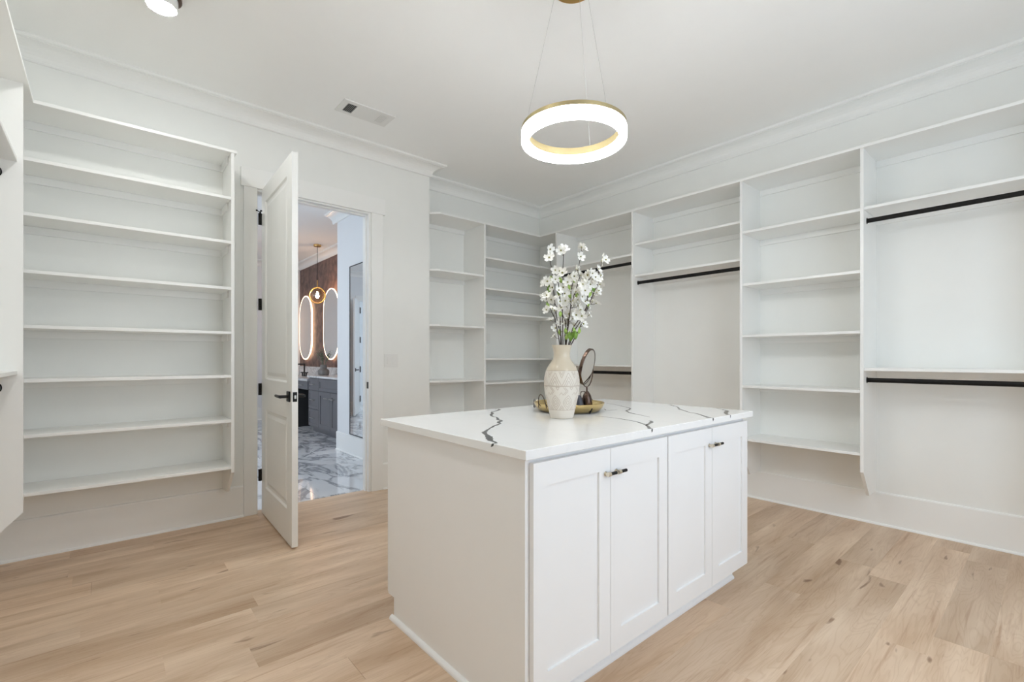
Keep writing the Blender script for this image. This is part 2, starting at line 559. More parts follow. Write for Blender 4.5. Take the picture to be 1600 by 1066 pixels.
# doorway lining and flat casing
cas = [(YD - 0.018, YD)]
tr = struct('trim_7', B(0.777, 1.941, YD - 0.022, YD, OZ - 0.002, 2.645, bev=0.0015), 'trim', 'flat white header board over the doorway')
struct('trim_8', B(0.796, OX0 + 0.006, YD - 0.018, YD, 0, OZ - 0.002, bev=0.0015), 'trim', 'flat white casing left of the doorway')
struct('trim_9', B(OX1 + 0.012, 1.921, YD - 0.018, YD, 0, OZ - 0.002, bev=0.0015), 'trim', 'flat white casing right of the doorway')
bm = BM()
box(bm, OX0 - 0.004, OX0 + 0.012, YD - 0.004, YD + T, 0, OZ)
box(bm, OX1 - 0.012, OX1 + 0.004, YD - 0.004, YD + T, 0, OZ)
box(bm, OX0 + 0.012, OX1 - 0.012, YD - 0.004, YD + T, OZ - 0.016, OZ)
box(bm, OX1 - 0.024, OX1 - 0.012, YD + 0.038, YD + 0.075, 0, OZ - 0.016)
box(bm, OX0 + 0.012, OX0 + 0.017, YD + 0.038, YD + 0.075, 0, OZ - 0.016)
box(bm, OX0 + 0.017, OX1 - 0.024, YD + 0.038, YD + 0.075, OZ - 0.028, OZ - 0.016)
jm = struct('trim_10', bm, 'trim', 'white jamb lining the doorway')
bm = BM()
box(bm, OX1 - 0.0135, OX1 - 0.0118, YD - 0.003, YD + 0.032, 0.925, 0.985, bev=0.0005)
obj('strike_plate', bm, 'black', jm, label='small black strike plate on the jamb')

# ---- door leaf, open into the closet
D0 = Vector((0.917, 4.004)); D1 = Vector((0.886, 3.124))
DW = (D1 - D0).length
dd = (D1 - D0).normalized()
dn = Vector((-dd.y, dd.x))             # towards +X (thickness)
if dn.x < 0:
    dn = -dn
def leafmat():
    return Matrix(((dd.x, dn.x, 0, D0.x), (dd.y, dn.y, 0, D0.y), (0, 0, 1, 0), (0, 0, 0, 1)))
LMX = leafmat()
door = thing('door_1', (D0.x, D0.y, 0.0), 'white two-panel door standing open into the closet', 'door', kind='structure')
def dobj(name, bm, mat, parent, smooth=False, label=None):
    bmesh.ops.transform(bm, matrix=LMX, verts=bm.verts[:])
    return obj(name, bm, mat, parent, smooth, label=label)
TH = 0.036
ZT = 2.493
bm = BM()
s0, s1 = 0.125, DW - 0.125
rails = [(0.012, 0.225), (0.815, 1.04), (2.375, ZT)]
box(bm, 0, s0, 0, TH, 0.012, ZT)
box(bm, s1, DW, 0, TH, 0.012, ZT)
for a, b in rails:
    box(bm, s0, s1, 0, TH, a, b)
leaf = dobj('leaf', bm, 'door', door)
for a, b in ((0.225, 0.815), (1.04, 2.375)):
    bm = BM()
    # ogee frame and raised field on both faces
    for f0, f1, sg in ((0.0, 0.010, 1), (TH, TH - 0.010, -1)):
        rings = []
        for ins, dep in ((0.0, 0.0), (0.012, 0.009), (0.022, 0.010), (0.030, 0.010), (0.055, 0.004), (0.058, 0.004)):
            y = f0 + sg * dep
            rings.append([bm.verts.new((x, y, z)) for x, z in ((s0 + ins, a + ins), (s1 - ins, a + ins), (s1 - ins, b - ins), (s0 + ins, b - ins))])
        for r0, r1 in zip(rings, rings[1:]):
            for j in range(4):
                bm.faces.new((r0[j], r0[(j + 1) % 4], r1[(j + 1) % 4], r1[j]))
        bm.faces.new(rings[-1])
    dobj('panel', bm, 'door', door)
for z in (0.300, 0.960, 1.612, 2.268):
    bm = BM()
    for k2 in range(5):
        tube(bm, [(0.002, -0.011, z - 0.045 + k2 * 0.018), (0.002, -0.011, z - 0.0275 + k2 * 0.018)], 0.0075 if k2 % 2 == 0 else 0.0066, 10)
    box(bm, -0.004, 0.0002, -0.011, 0.030, z - 0.045, z + 0.045)
    box(bm, -0.0035, 0.0005, -0.0235, -0.011, z - 0.045, z + 0.045)
    h = dobj('hinge', bm, 'black', door, label='black butt hinge')
    if z > 2.2:
        bm = BM()
        tube(bm, [(0.002, -0.011, z + 0.045), (0.002, -0.011, z + 0.056)], 0.006, 8)
        tube(bm, [(0.002, -0.011, z + 0.052), (0.020, -0.038, z + 0.058)], 0.0035, 8)
        tube(bm, [(0.002, -0.011, z + 0.052), (0.040, -0.012, z + 0.054)], 0.0035, 8)
        lathe(bm, [(0, -0.006), (0.007, -0.004), (0.007, 0.004), (0, 0.006)], 0.020, -0.038, z + 0.058, 10)
        lathe(bm, [(0, -0.006), (0.007, -0.004), (0.007, 0.004), (0, 0.006)], 0.040, -0.012, z + 0.054, 10)
        dobj('hinge_stop', bm, 'black', h)
bm = BM()
hz, hx = 0.955, DW - 0.066
for y0, y1 in ((-0.009, 0.0), (TH, TH + 0.009)):
    box(bm, hx - 0.033, hx + 0.033, y0, y1, hz - 0.033, hz + 0.033, bev=0.002)
rose = dobj('rosette', bm, 'black', door, label='square black rosette')
bm = BM()
for sg, y in ((-1, -0.009), (1, TH + 0.009)):
    tube(bm, [(hx, y, hz), (hx, y + sg * 0.045, hz)], 0.010, 12)
    tube(bm, [(hx + 0.008, y + sg * 0.045, hz), (hx - 0.045, y + sg * 0.046, hz), (hx - 0.125, y + sg * 0.042, hz)], [0.010, 0.010, 0.0085], 12)
dobj('lever', bm, 'black', door, True, label='black door lever')
bm = B(DW - 0.0005, DW + 0.002, TH / 2 - 0.0125, TH / 2 + 0.0125, hz - 0.030, hz + 0.030)
lp = dobj('latch_plate', bm, 'black', door, label='black latch plate on the door edge')
bm = B(DW + 0.002, DW + 0.011, TH / 2 - 0.006, TH / 2 + 0.006, hz - 0.011, hz + 0.011, bev=0.002)
dobj('latch_bolt', bm, 'steel', lp)

# ================================================================== bathroom shell
bf = struct('floor_bathroom', B(BX0, BX2, YD + T, BY1, -0.06, -0.012), 'grout', 'glossy white marble floor of the bathroom')
tmesh = {}
def tile(x0, x1, y0, y1):
    kx, ky = round(x1 - x0 - 0.002, 3), round(y1 - y0 - 0.002, 3)
    if kx < 0.01 or ky < 0.01:
        return
    if (kx, ky) not in tmesh:
        bm = B(0, kx, 0, ky, -0.0115, 0.001, bev=0.0007)
        bmesh.ops.recalc_face_normals(bm, faces=bm.faces[:])
        me = bpy.data.meshes.new('tile')
        bm.to_mesh(me)
        bm.free()
        me.materials.append(M['marble'])
        tmesh[(kx, ky)] = me
    o = bpy.data.objects.new('tile', tmesh[(kx, ky)])
    o.location = (x0 + 0.001, y0 + 0.001, 0)
    link(o, bf)
# threshold strip of marble in the doorway
tile(OX0 + 0.013, OX1 - 0.013, YD + 0.086, YD + T)
yy = YD + T
r = 0
while yy < BY1:
    xx = BX0 - (0.6 if r % 2 else 0.0)
    while xx < BX2:
        a, b, c, d = max(xx, BX0), min(xx + 1.2, BX2), yy, min(yy + 0.6, BY1)
        if c < BYE - 0.001:
            if d > BYE:
                d = BYE
            b = min(b, BX1)
        if b - a > 0.02 and d > c:
            tile(a, b, c, d)
        xx += 1.2
    yy = BYE if (yy < BYE - 0.001 and yy + 0.6 > BYE) else yy + 0.6
    r += 1
struct('ceiling_bathroom', B(BX0 - T, BX2 + T, YR + T, BY1 + 1.6, ZC, ZC + 0.1), 'ceil', 'white bathroom ceiling')
struct('ceiling_bathroom_entry', B(BX0 - T, XL - T, YD, YR + T, ZC, ZC + 0.1), 'ceil', 'white ceiling just inside the bathroom')
struct('wall_papered', B(BX2, BX2 + T, BYE, BY1 + T, 0, ZC), 'paper', 'wall papered in mottled dark brown')
struct('wall_partition_end', B(XJ, BX2 + T, BYE - T, BYE, 0, ZC), 'bwall', 'white end wall beside the vanity')
bm = BM()
box(bm, BX0 - T, BX0, YD, WIN2[0], 0, ZC)
box(bm, BX0 - T, BX0, WIN2[1], BY1 + 1.6, 0, ZC)
box(bm, BX0 - T, BX0, WIN2[0], WIN2[1], 0, WIN2[2])
box(bm, BX0 - T, BX0, WIN2[0], WIN2[1], WIN2[3], ZC)
struct('wall_bathroom_side', bm, 'bwall', 'white bathroom wall with a wide window')
bm = BM()
for a, b, c, d in ((WIN2[0], WIN2[1], WIN2[2], WIN2[2] + 0.05), (WIN2[0], WIN2[1], WIN2[3] - 0.05, WIN2[3]), (WIN2[0], WIN2[0] + 0.05, WIN2[2] + 0.05, WIN2[3] - 0.05), (WIN2[1] - 0.05, WIN2[1], WIN2[2] + 0.05, WIN2[3] - 0.05)):
    box(bm, BX0 - 0.09, BX0 - 0.03, a, b, c, d)
w2 = struct('window_2', bm, 'trim', 'white framed bathroom window')
obj('pane', B(BX0 - 0.065, BX0 - 0.06, WIN2[0] + 0.05, WIN2[1] - 0.05, WIN2[2] + 0.05, WIN2[3] - 0.05), 'glass', w2)
# far wall with a second doorway, seen in the tall mirror
DX0, DX1 = -0.48, 0.35
bm = BM()
box(bm, BX0, DX0, BY1, BY1 + T, 0, ZC)
box(bm, DX1, BX2, BY1, BY1 + T, 0, ZC)
box(bm, DX0, DX1, BY1, BY1 + T, 2.46, ZC)
struct('wall_bathroom_far', bm, 'bwall', 'white far wall of the bathroom')
bm = BM()
box(bm, BX0, BX2, BY1 + 1.5, BY1 + 1.6, 0, ZC)
struct('wall_beyond', bm, 'bwall', 'pale wall beyond the far doorway')
struct('floor_beyond', B(BX0, BX2, BY1, BY1 + 1.5, -0.06, 0.0), 'vtop', 'pale floor beyond the far doorway')
bm = BM()
box(bm, DX1, DX1 + 0.09, BY1 - 0.018, BY1, 0, 2.46)
box(bm, DX0 - 0.09, DX0, BY1 - 0.018, BY1, 0, 2.46)
box(bm, DX0 - 0.09, DX1 + 0.09, BY1 - 0.020, BY1, 2.46, 2.58)
struct('trim_11', bm, 'trim', 'white casing round the far bathroom doorway')
# simple crowns and baseboards in the bathroom
def run(name, pts, d, prof, mat, label):
    """profile along a straight line pts[0]->pts[1], offset along d"""
    bm = BM()
    a, b = Vector(pts[0]), Vector(pts[1]); d = Vector(d)
    r0 = [bm.verts.new((a.x + d.x * o, a.y + d.y * o, z)) for o, z in prof]
    r1 = [bm.verts.new((b.x + d.x * o, b.y + d.y * o, z)) for o, z in prof]
    m = len(prof)
    for j in range(m):
        bm.faces.new((r0[j], r0[(j + 1) % m], r1[(j + 1) % m], r1[j]))
    bm.faces.new(r0[::-1]); bm.faces.new(r1)
    struct(name, bm, mat, label)
run('trim_12', ((BX1, YD + T), (BX1, BYE + 0.125)), (-1, 0), crown, 'trim', 'crown moulding above the tall mirror')
run('trim_13', ((BX1, BYE), (BX2, BYE)), (0, 1), crown, 'trim', 'crown moulding on the partition end')
run('trim_14', ((BX2, BYE), (BX2, BY1)), (-1, 0), crown, 'trim', 'crown moulding above the papered wall')
run('trim_15', ((BX0, BY1), (BX2, BY1)), (0, -1), crown, 'trim', 'crown moulding on the far bathroom wall')
run('baseboard_bathroom', ((BX1, YD + T), (BX1, BYE + 0.012)), (-1, 0), base, 'trim', 'white baseboard under the tall mirror')
run('baseboard_bathroom_far', ((DX1 + 0.09, BY1), (BX2 - 0.5, BY1)), (0, -1), base, 'trim', 'white baseboard on the far bathroom wall')

# measured vein lines (x, y) on the counter and the branch skeletons (world metres)
VEINS = [[(1.6649, 2.0642), (1.6671, 2.0392), (1.648, 2.0074), (1.5969, 1.9738), (1.5512, 1.9537), (1.5137, 1.9004), (1.4628, 1.85), (1.433, 1.7991), (1.4264, 1.7557), (1.3798, 1.6913), (1.3663, 1.6522), (1.3239, 1.6211), (1.306, 1.5859), (1.2348, 1.5423), (1.1502, 1.4762), (1.1026, 1.4376), (1.0762, 1.3929), (1.0611, 1.3561), (1.0458, 1.3282), (1.0139, 1.2904), (1.0055, 1.2664), (1.0043, 1.2491), (0.9958, 1.2302)],
    [(2.4027, 1.8622), (2.3502, 1.7385), (2.2985, 1.6417), (2.2636, 1.5854), (2.2011, 1.5447), (2.1362, 1.5227), (2.0718, 1.454), (2.0285, 1.3607), (1.9927, 1.285)],
    [(1.8791, 1.207), (1.8477, 1.1812), (1.8021, 1.1621), (1.7291, 1.1328)],
    [(1.8342, 1.4893), (1.8395, 1.4037), (1.8297, 1.3222), (1.8052, 1.2301), (1.7529, 1.1484), (1.6741, 1.0774)],
    [(2.6006, 1.5364), (2.5298, 1.4414), (2.4309, 1.3767), (2.3211, 1.2544), (2.2999, 1.2028), (2.1949, 1.0958)],
    [(2.658, 1.2898), (2.5939, 1.2168), (2.5436, 1.1582), (2.4491, 1.1271), (2.3756, 1.0854)],
    [(2.114, 1.6512), (2.0733, 1.6069), (2.1301, 1.5757)]]
BRANCHES = [{'stem': [(1.6467, 1.5504, 1.2639), (1.6382, 1.5523, 1.3027), (1.6212, 1.5562, 1.38), (1.5941, 1.5703, 1.4471), (1.5787, 1.5788, 1.4805)], 'fl': [((1.5741, 1.5844, 1.4879), (1.5796, 1.5797, 1.4686)), ((1.5762, 1.5695, 1.4939), (1.5796, 1.5797, 1.4686)), ((1.5685, 1.5618, 1.4254), (1.6011, 1.568, 1.4201)), ((1.5813, 1.551, 1.3776), (1.6199, 1.5583, 1.3734)), ((1.636, 1.5705, 1.3425), (1.6311, 1.5551, 1.3269)), ((1.6324, 1.5737, 1.3057), (1.6386, 1.5533, 1.2927)), ((1.585, 1.5412, 1.4297), (1.6033, 1.5669, 1.4146))], 'lv': [((1.5815, 1.568, 1.446), (1.593, 1.5712, 1.4355), 0)]},
    {'stem': [(1.6522, 1.5456, 1.2639), (1.6505, 1.5507, 1.303), (1.6362, 1.5774, 1.4606), (1.6359, 1.5908, 1.6047), (1.6314, 1.6001, 1.6647), (1.6319, 1.6055, 1.73)], 'fl': [((1.6168, 1.5892, 1.7224), (1.6313, 1.6043, 1.7108)), ((1.6077, 1.5837, 1.6785), (1.6309, 1.6008, 1.6685)), ((1.6282, 1.5697, 1.4276), (1.6388, 1.5709, 1.4134)), ((1.6118, 1.564, 1.5352), (1.6355, 1.5838, 1.5237)), ((1.6608, 1.5738, 1.393), (1.6423, 1.5643, 1.3741))], 'lv': [((1.6245, 1.5852, 1.5781), (1.6359, 1.5885, 1.5654), 0), ((1.6423, 1.5463, 1.3221), (1.6488, 1.554, 1.3077), 0)]},
    {'stem': [(1.6577, 1.5408, 1.2639), (1.6491, 1.5348, 1.3219), (1.6278, 1.5195, 1.4645), (1.6215, 1.5091, 1.53), (1.6093, 1.4938, 1.6359), (1.6023, 1.4829, 1.704)], 'fl': [((1.5926, 1.4739, 1.7009), (1.6043, 1.485, 1.6891)), ((1.5735, 1.4751, 1.6889), (1.6053, 1.4865, 1.6794)), ((1.5933, 1.4841, 1.5901), (1.6161, 1.5018, 1.5794)), ((1.6132, 1.4707, 1.5483), (1.6208, 1.5077, 1.5384)), ((1.6253, 1.4945, 1.4669), (1.6292, 1.5206, 1.4545)), ((1.6125, 1.4956, 1.5276), (1.6234, 1.5111, 1.5148)), ((1.637, 1.5118, 1.503), (1.6261, 1.5155, 1.4871)), ((1.6136, 1.5095, 1.4339), (1.6342, 1.5244, 1.4207))], 'lv': [((1.6019, 1.505, 1.5608), (1.6178, 1.5045, 1.5478), 0)]},
    {'stem': [(1.667, 1.5328, 1.2639), (1.6738, 1.5358, 1.3032), (1.7021, 1.5384, 1.4227), (1.7273, 1.5346, 1.5035), (1.759, 1.5263, 1.5904), (1.7655, 1.5353, 1.6576), (1.7858, 1.5357, 1.7411)], 'fl': [((1.7624, 1.5162, 1.7416), (1.7842, 1.5343, 1.728)), ((1.7665, 1.5263, 1.6965), (1.7731, 1.5341, 1.6823)), ((1.8069, 1.5379, 1.7447), (1.7837, 1.5343, 1.7259)), ((1.7728, 1.5317, 1.6077), (1.7584, 1.5264, 1.5886)), ((1.7166, 1.5317, 1.4775), (1.7167, 1.5346, 1.462)), ((1.7256, 1.5071, 1.4809), (1.72, 1.5341, 1.4727)), ((1.7204, 1.5285, 1.4528), (1.7096, 1.5356, 1.4394)), ((1.7357, 1.5158, 1.4528), (1.7111, 1.5354, 1.4442)), ((1.6823, 1.5271, 1.4108), (1.6971, 1.5367, 1.3957)), ((1.7246, 1.5192, 1.5215), (1.7321, 1.5315, 1.5085)), ((1.6927, 1.5431, 1.3879), (1.6911, 1.5362, 1.3705)), ((1.7629, 1.5396, 1.5674), (1.7467, 1.5277, 1.5484))], 'lv': [((1.7309, 1.5182, 1.5022), (1.7283, 1.5337, 1.493), 0), ((1.6676, 1.5269, 1.2978), (1.673, 1.5355, 1.2838), 0)]},
    {'stem': [(1.6817, 1.52, 1.2639), (1.6868, 1.5116, 1.3076), (1.7129, 1.4831, 1.3706), (1.7441, 1.4467, 1.4719), (1.7625, 1.4248, 1.5343), (1.7661, 1.4154, 1.6011), (1.7795, 1.397, 1.6725)], 'fl': [((1.7856, 1.4037, 1.6744), (1.7795, 1.3986, 1.6567)), ((1.7794, 1.4078, 1.6597), (1.7766, 1.4024, 1.6417)), ((1.7697, 1.3763, 1.6582), (1.7785, 1.3999, 1.6516)), ((1.7507, 1.4031, 1.6168), (1.7694, 1.4124, 1.6031)), ((1.7306, 1.405, 1.5765), (1.7655, 1.4194, 1.5648)), ((1.7445, 1.4224, 1.5515), (1.7639, 1.4234, 1.536)), ((1.7498, 1.4452, 1.5208), (1.7561, 1.4338, 1.4981)), ((1.7503, 1.4088, 1.5696), (1.765, 1.4205, 1.5567)), ((1.6936, 1.4539, 1.3967), (1.721, 1.475, 1.3828))], 'lv': [((1.7434, 1.4288, 1.5256), (1.7588, 1.4287, 1.5079), 1), ((1.6855, 1.4975, 1.3289), (1.695, 1.5024, 1.3132), 0), ((1.6833, 1.502, 1.2999), (1.6862, 1.5128, 1.2871), 1), ((1.6764, 1.5087, 1.2926), (1.685, 1.5144, 1.2781), 1), ((1.7297, 1.4472, 1.4563), (1.7392, 1.4522, 1.4419), 0)]},
    {'stem': [(1.6872, 1.5152, 1.2639), (1.7153, 1.5045, 1.3132), (1.766, 1.4902, 1.4232), (1.8104, 1.4761, 1.5148), (1.8425, 1.4672, 1.5871), (1.8504, 1.4671, 1.6131)], 'fl': [((1.8473, 1.4678, 1.6078), (1.8455, 1.4655, 1.5906)), ((1.848, 1.4716, 1.5631), (1.8289, 1.4688, 1.5481)), ((1.7543, 1.4996, 1.3638), (1.7363, 1.4964, 1.3504)), ((1.7869, 1.4695, 1.4725), (1.7884, 1.4809, 1.4607)), ((1.8087, 1.4621, 1.4661), (1.789, 1.4807, 1.4619)), ((1.7545, 1.4616, 1.4057), (1.7589, 1.49, 1.3995)), ((1.8087, 1.4496, 1.5268), (1.8159, 1.4724, 1.5188)), ((1.8011, 1.4685, 1.5033), (1.8026, 1.4763, 1.4901)), ((1.7809, 1.4899, 1.444), (1.7724, 1.4859, 1.4278)), ((1.8089, 1.4623, 1.5182), (1.8103, 1.4739, 1.5064))], 'lv': [((1.7174, 1.4934, 1.3275), (1.7226, 1.5022, 1.3146), 0), ((1.7006, 1.5012, 1.3028), (1.7093, 1.5069, 1.2877), 1)]},
    {'stem': [(1.654, 1.544, 1.2639), (1.6363, 1.5373, 1.3312), (1.61, 1.5159, 1.4628), (1.5793, 1.5031, 1.5769), (1.5666, 1.5039, 1.6061)], 'fl': [((1.5459, 1.484, 1.5984), (1.5711, 1.5058, 1.5896)), ((1.5651, 1.4768, 1.5951), (1.5751, 1.5055, 1.5804)), ((1.5713, 1.489, 1.5088), (1.5996, 1.5127, 1.4985)), ((1.6041, 1.5136, 1.4622), (1.613, 1.5186, 1.4476)), ((1.5917, 1.5019, 1.4885), (1.6058, 1.5153, 1.4753)), ((1.5586, 1.4961, 1.5597), (1.5859, 1.507, 1.5495)), ((1.6398, 1.5406, 1.3703), (1.6317, 1.5339, 1.3536))], 'lv': [((1.5917, 1.5051, 1.5006), (1.5996, 1.5116, 1.4878), 1), ((1.6134, 1.519, 1.405), (1.6215, 1.5252, 1.3916), 0)]},
    {'stem': [(1.667, 1.5328, 1.2639), (1.6753, 1.5405, 1.3721), (1.6668, 1.5525, 1.4067), (1.6411, 1.5822, 1.4614), (1.6299, 1.5987, 1.5113), (1.6132, 1.6203, 1.564)], 'fl': [((1.6074, 1.618, 1.5631), (1.613, 1.6185, 1.5493)), ((1.609, 1.5987, 1.5683), (1.6131, 1.6184, 1.549)), ((1.6847, 1.5492, 1.3656), (1.6735, 1.5388, 1.3484)), ((1.6177, 1.5799, 1.479), (1.636, 1.5875, 1.4678))], 'lv': [((1.6198, 1.5956, 1.5199), (1.6268, 1.6027, 1.5064), 1), ((1.6645, 1.5305, 1.3271), (1.6719, 1.5373, 1.313), 0)]},
    {'stem': [(1.6706, 1.5296, 1.2639), (1.6762, 1.5248, 1.3468), (1.6854, 1.5168, 1.459), (1.6872, 1.5152, 1.5176), (1.7001, 1.5041, 1.6054), (1.7131, 1.4929, 1.625)], 'fl': [((1.7234, 1.5051, 1.6231), (1.709, 1.4964, 1.6066)), ((1.7109, 1.5071, 1.6243), (1.7067, 1.4984, 1.6031)), ((1.6841, 1.5157, 1.5808), (1.6956, 1.508, 1.5623)), ((1.6818, 1.5398, 1.446), (1.6837, 1.5183, 1.4264)), ((1.6883, 1.5097, 1.388), (1.6794, 1.522, 1.3738)), ((1.6717, 1.5046, 1.515), (1.6871, 1.5153, 1.5014)), ((1.7001, 1.5236, 1.5492), (1.6909, 1.5121, 1.5303)), ((1.6808, 1.5193, 1.4687), (1.6856, 1.5167, 1.4525)), ((1.6708, 1.4845, 1.5849), (1.6974, 1.5064, 1.5745))], 'lv': [((1.6706, 1.5165, 1.5356), (1.6897, 1.5131, 1.5195), 0), ((1.6926, 1.4974, 1.5696), (1.6953, 1.5082, 1.5579), 0), ((1.6706, 1.5165, 1.3097), (1.6738, 1.5269, 1.2961), 0), ((1.6742, 1.5133, 1.4968), (1.6866, 1.5158, 1.4832), 0)]},
    {'stem': [(1.678, 1.5232, 1.2639), (1.6805, 1.4995, 1.3409), (1.6983, 1.4705, 1.3885), (1.7123, 1.4449, 1.4356), (1.71, 1.4307, 1.4916), (1.6933, 1.4289, 1.5469), (1.7167, 1.3937, 1.5971)], 'fl': [((1.7059, 1.415, 1.5987), (1.7125, 1.4047, 1.5724)), ((1.6878, 1.388, 1.5882), (1.7133, 1.4035, 1.5741)), ((1.6934, 1.429, 1.5707), (1.7007, 1.4225, 1.547)), ((1.7189, 1.4258, 1.5444), (1.6986, 1.4309, 1.5244)), ((1.6985, 1.4394, 1.4628), (1.7133, 1.4407, 1.4468)), ((1.6834, 1.4576, 1.4251), (1.7077, 1.4586, 1.4017)), ((1.6911, 1.4518, 1.5207), (1.7036, 1.4314, 1.5079)), ((1.6745, 1.475, 1.4018), (1.6995, 1.4734, 1.3747)), ((1.7218, 1.4467, 1.4942), (1.7122, 1.4334, 1.4756)), ((1.6708, 1.4344, 1.4838), (1.7125, 1.4355, 1.4673)), ((1.68, 1.4361, 1.5417), (1.697, 1.4308, 1.5296)), ((1.6758, 1.4202, 1.5111), (1.7056, 1.4317, 1.5012)), ((1.695, 1.506, 1.3564), (1.6859, 1.4955, 1.3383)), ((1.7256, 1.4191, 1.5682), (1.7057, 1.415, 1.5577)), ((1.6965, 1.4255, 1.5848), (1.7056, 1.4152, 1.5575))], 'lv': [((1.7068, 1.4188, 1.4949), (1.7088, 1.4304, 1.4806), 0)]}]

# ================================================================== open shelving
ST = 0.019                 # board thickness
BV = 0.0012
def rod(parent, axis, a0, a1, other, z):
    """oval hanging rod with an end flange at each side; other = fixed horizontal coordinate"""
    p = (lambda a: (other, a, z)) if axis == 1 else (lambda a: (a, other, z))
    bm = tube(BM(), [p(a0 + 0.003), p(a1 - 0.003)], 0.0085, 16, ry=0.0155, up=(0, 0, 1))
    r = obj('hanging_rod', bm, 'rod', parent, True, label='black oval hanging rod')
    for a, s in ((a0, 1), (a1, -1)):
        bm = tube(BM(), [p(a), p(a + s * 0.004)], 0.0115, 16, ry=0.021, up=(0, 0, 1))
        obj('rod_flange', bm, 'rod', r)

# ---- right wall unit: bays between upright panels
XF = 3.869
ru = thing('right_shelving', (XR, 1.8, 0.24), 'long white shelving and hanging unit along the right wall', 'shelving')
panels = [(-0.95, -0.931), (-0.072, -0.053), (0.8466, 0.8656), (1.645, 1.664), (2.677, 2.696), (3.692, 3.711)]
for y0, y1 in panels:
    prof = [(XR, 0.240), (4.022, 0.240), (XF, 0.426), (XF, 2.617), (XR, 2.617)]
    obj('upright_panel', prism(BM(), prof, 1, y0, y1), 'shelf', ru)
obj('top_shelf', B(XF - 0.010, XR, -0.965, 3.952, 2.617, 2.636, bev=BV), 'shelf', ru)
def ry_bay(i, zs, rec, rods=(), side=False):
    y0, y1 = panels[i][1], panels[i + 1][0]
    for z in zs:
        s = obj('shelf', B(XF + rec, XR, y0 + 0.0004, y1 - 0.0004, z - ST, z, bev=BV), 'shelf', ru)
    for z in list(zs) + [2.636]:
        if z < 0.7:
            continue
        obj('cleat', B(XR - 0.016, XR, y0 + 0.0004, y1 - 0.0004, z - ST - 0.046, z - ST - 0.0002, bev=BV), 'shelf', ru)
        if side:
            for a, b in ((y0, y0 + 0.012), (y1 - 0.012, y1)):
                obj('side_cleat', B(XF + 0.07, XR - 0.016, a, b, z - ST - 0.046, z - ST - 0.0002, bev=BV), 'shelf', ru)
    for z in rods:
        rod(ru, 1, y0, y1, 3.950, z)
ry_bay(0, (2.222, 1.132), 0.015, (2.139, 1.049))
ry_bay(1, (2.222, 1.132), 0.015, (2.139, 1.049))
ry_bay(2, (2.216, 1.796, 1.385, 0.980, 0.555), 0.006)
ry_bay(3, (2.313, 2.007), 0.030, (1.936,))
ry_bay(4, (2.217, 1.132), 0.015, (2.139, 1.049))

# ---- recess unit
YF = 3.958
PX = 3.040
rc = thing('recess_shelving', (3.3, YR, 0.24), 'white shelving fitted in the corner recess behind the vase', 'shelving')
def chamfer(yf, z0, z1, x1):
    bm = prism(BM(), [(2.417, YR), (2.417, 4.036), (2.500, yf), (x1, yf), (x1, YR)], 2, z0, z1)
    return bm
obj('top_shelf', chamfer(YF - 0.006, 2.617, 2.636, XR), 'shelf', rc)
obj('upright_panel', prism(BM(), [(YR, 0.240), (4.16, 0.240), (YF, 0.426), (YF, 2.617), (YR, 2.617)], 0, PX, PX + ST), 'shelf', rc)
for z in (2.079, 1.533, 0.975, 0.43):
    obj('shelf', chamfer(YF + 0.012, z - ST, z, PX), 'shelf', rc)
for z in (2.281, 1.952, 1.690, 1.197, 0.936, 0.43):
    obj('shelf', B(PX + ST, XR, YF + 0.006, YR, z - ST, z, bev=BV), 'shelf', rc)
for z in (2.636, 2.079, 1.533, 0.975):
    obj('cleat', B(XJ, PX, YR - 0.016, YR, z - ST - 0.046, z - ST - 0.0002, bev=BV), 'shelf', rc)
for z in (2.636, 2.281, 1.952, 1.690, 1.197, 0.936):
    obj('cleat', B(PX + ST, XR, YR - 0.016, YR, z - ST - 0.046, z - ST - 0.0002, bev=BV), 'shelf', rc)

# ---- shoe shelves on the door wall
YS = 3.722
sh = thing('shoe_shelving', (0.0, YD, 0.24), 'tall white shoe shelving on the wall left of the open door', 'shelving')
obj('upright_panel', prism(BM(), [(YD, 0.238), (3.897, 0.238), (YS, 0.408), (YS, 2.617), (YD, 2.617)], 0, 0.662, 0.681), 'shelf', sh)
obj('top_shelf', B(XL, 0.696, YS - 0.006, YD, 2.617, 2.636, bev=BV), 'shelf', sh)
zs = (2.312, 2.007, 1.689, 1.383, 1.082, 0.774, 0.451)
for z in zs:
    obj('shelf', B(XL, 0.6615, YS, YD, z - ST, z, bev=BV), 'shelf', sh)
for z in (2.636,) + zs[:-1]:
    obj('cleat', B(XL, 0.6615, YD - 0.016, YD, z - ST - 0.046, z - ST - 0.0002, bev=BV), 'shelf', sh)
    obj('side_cleat', B(0.650, 0.6615, YS + 0.09, YD - 0.0165, z - ST - 0.046, z - ST - 0.0002, bev=BV), 'shelf', sh)

# ---- hanging bay on the left wall
XFL = -0.317
lu = thing('left_shelving', (XL, 3.0, 0.24), 'white hanging bay on the left wall at the picture edge', 'shelving')
for y0 in (3.488, 2.45):
    prof = [(XL, 0.240), (-0.470, 0.240), (XFL, 0.402), (XFL, 2.617), (XL, 2.617)]
    obj('upright_panel', prism(BM(), prof, 1, y0, y0 + ST), 'shelf', lu)
obj('top_shelf', B(XL, -0.297, 2.43, YS - 0.0065, 2.617, 2.636, bev=BV), 'shelf', lu)
for z in (2.226, 1.134):
    obj('shelf', B(XL, -0.337, 2.469, 3.4878, z - ST, z, bev=BV), 'shelf', lu)
    obj('cleat', B(XL, XL + 0.016, 2.469, 3.4878, z - ST - 0.046, z - ST - 0.0002, bev=BV), 'shelf', lu)
    rod(lu, 1, 2.469, 3.488, -0.402, z - 0.085)

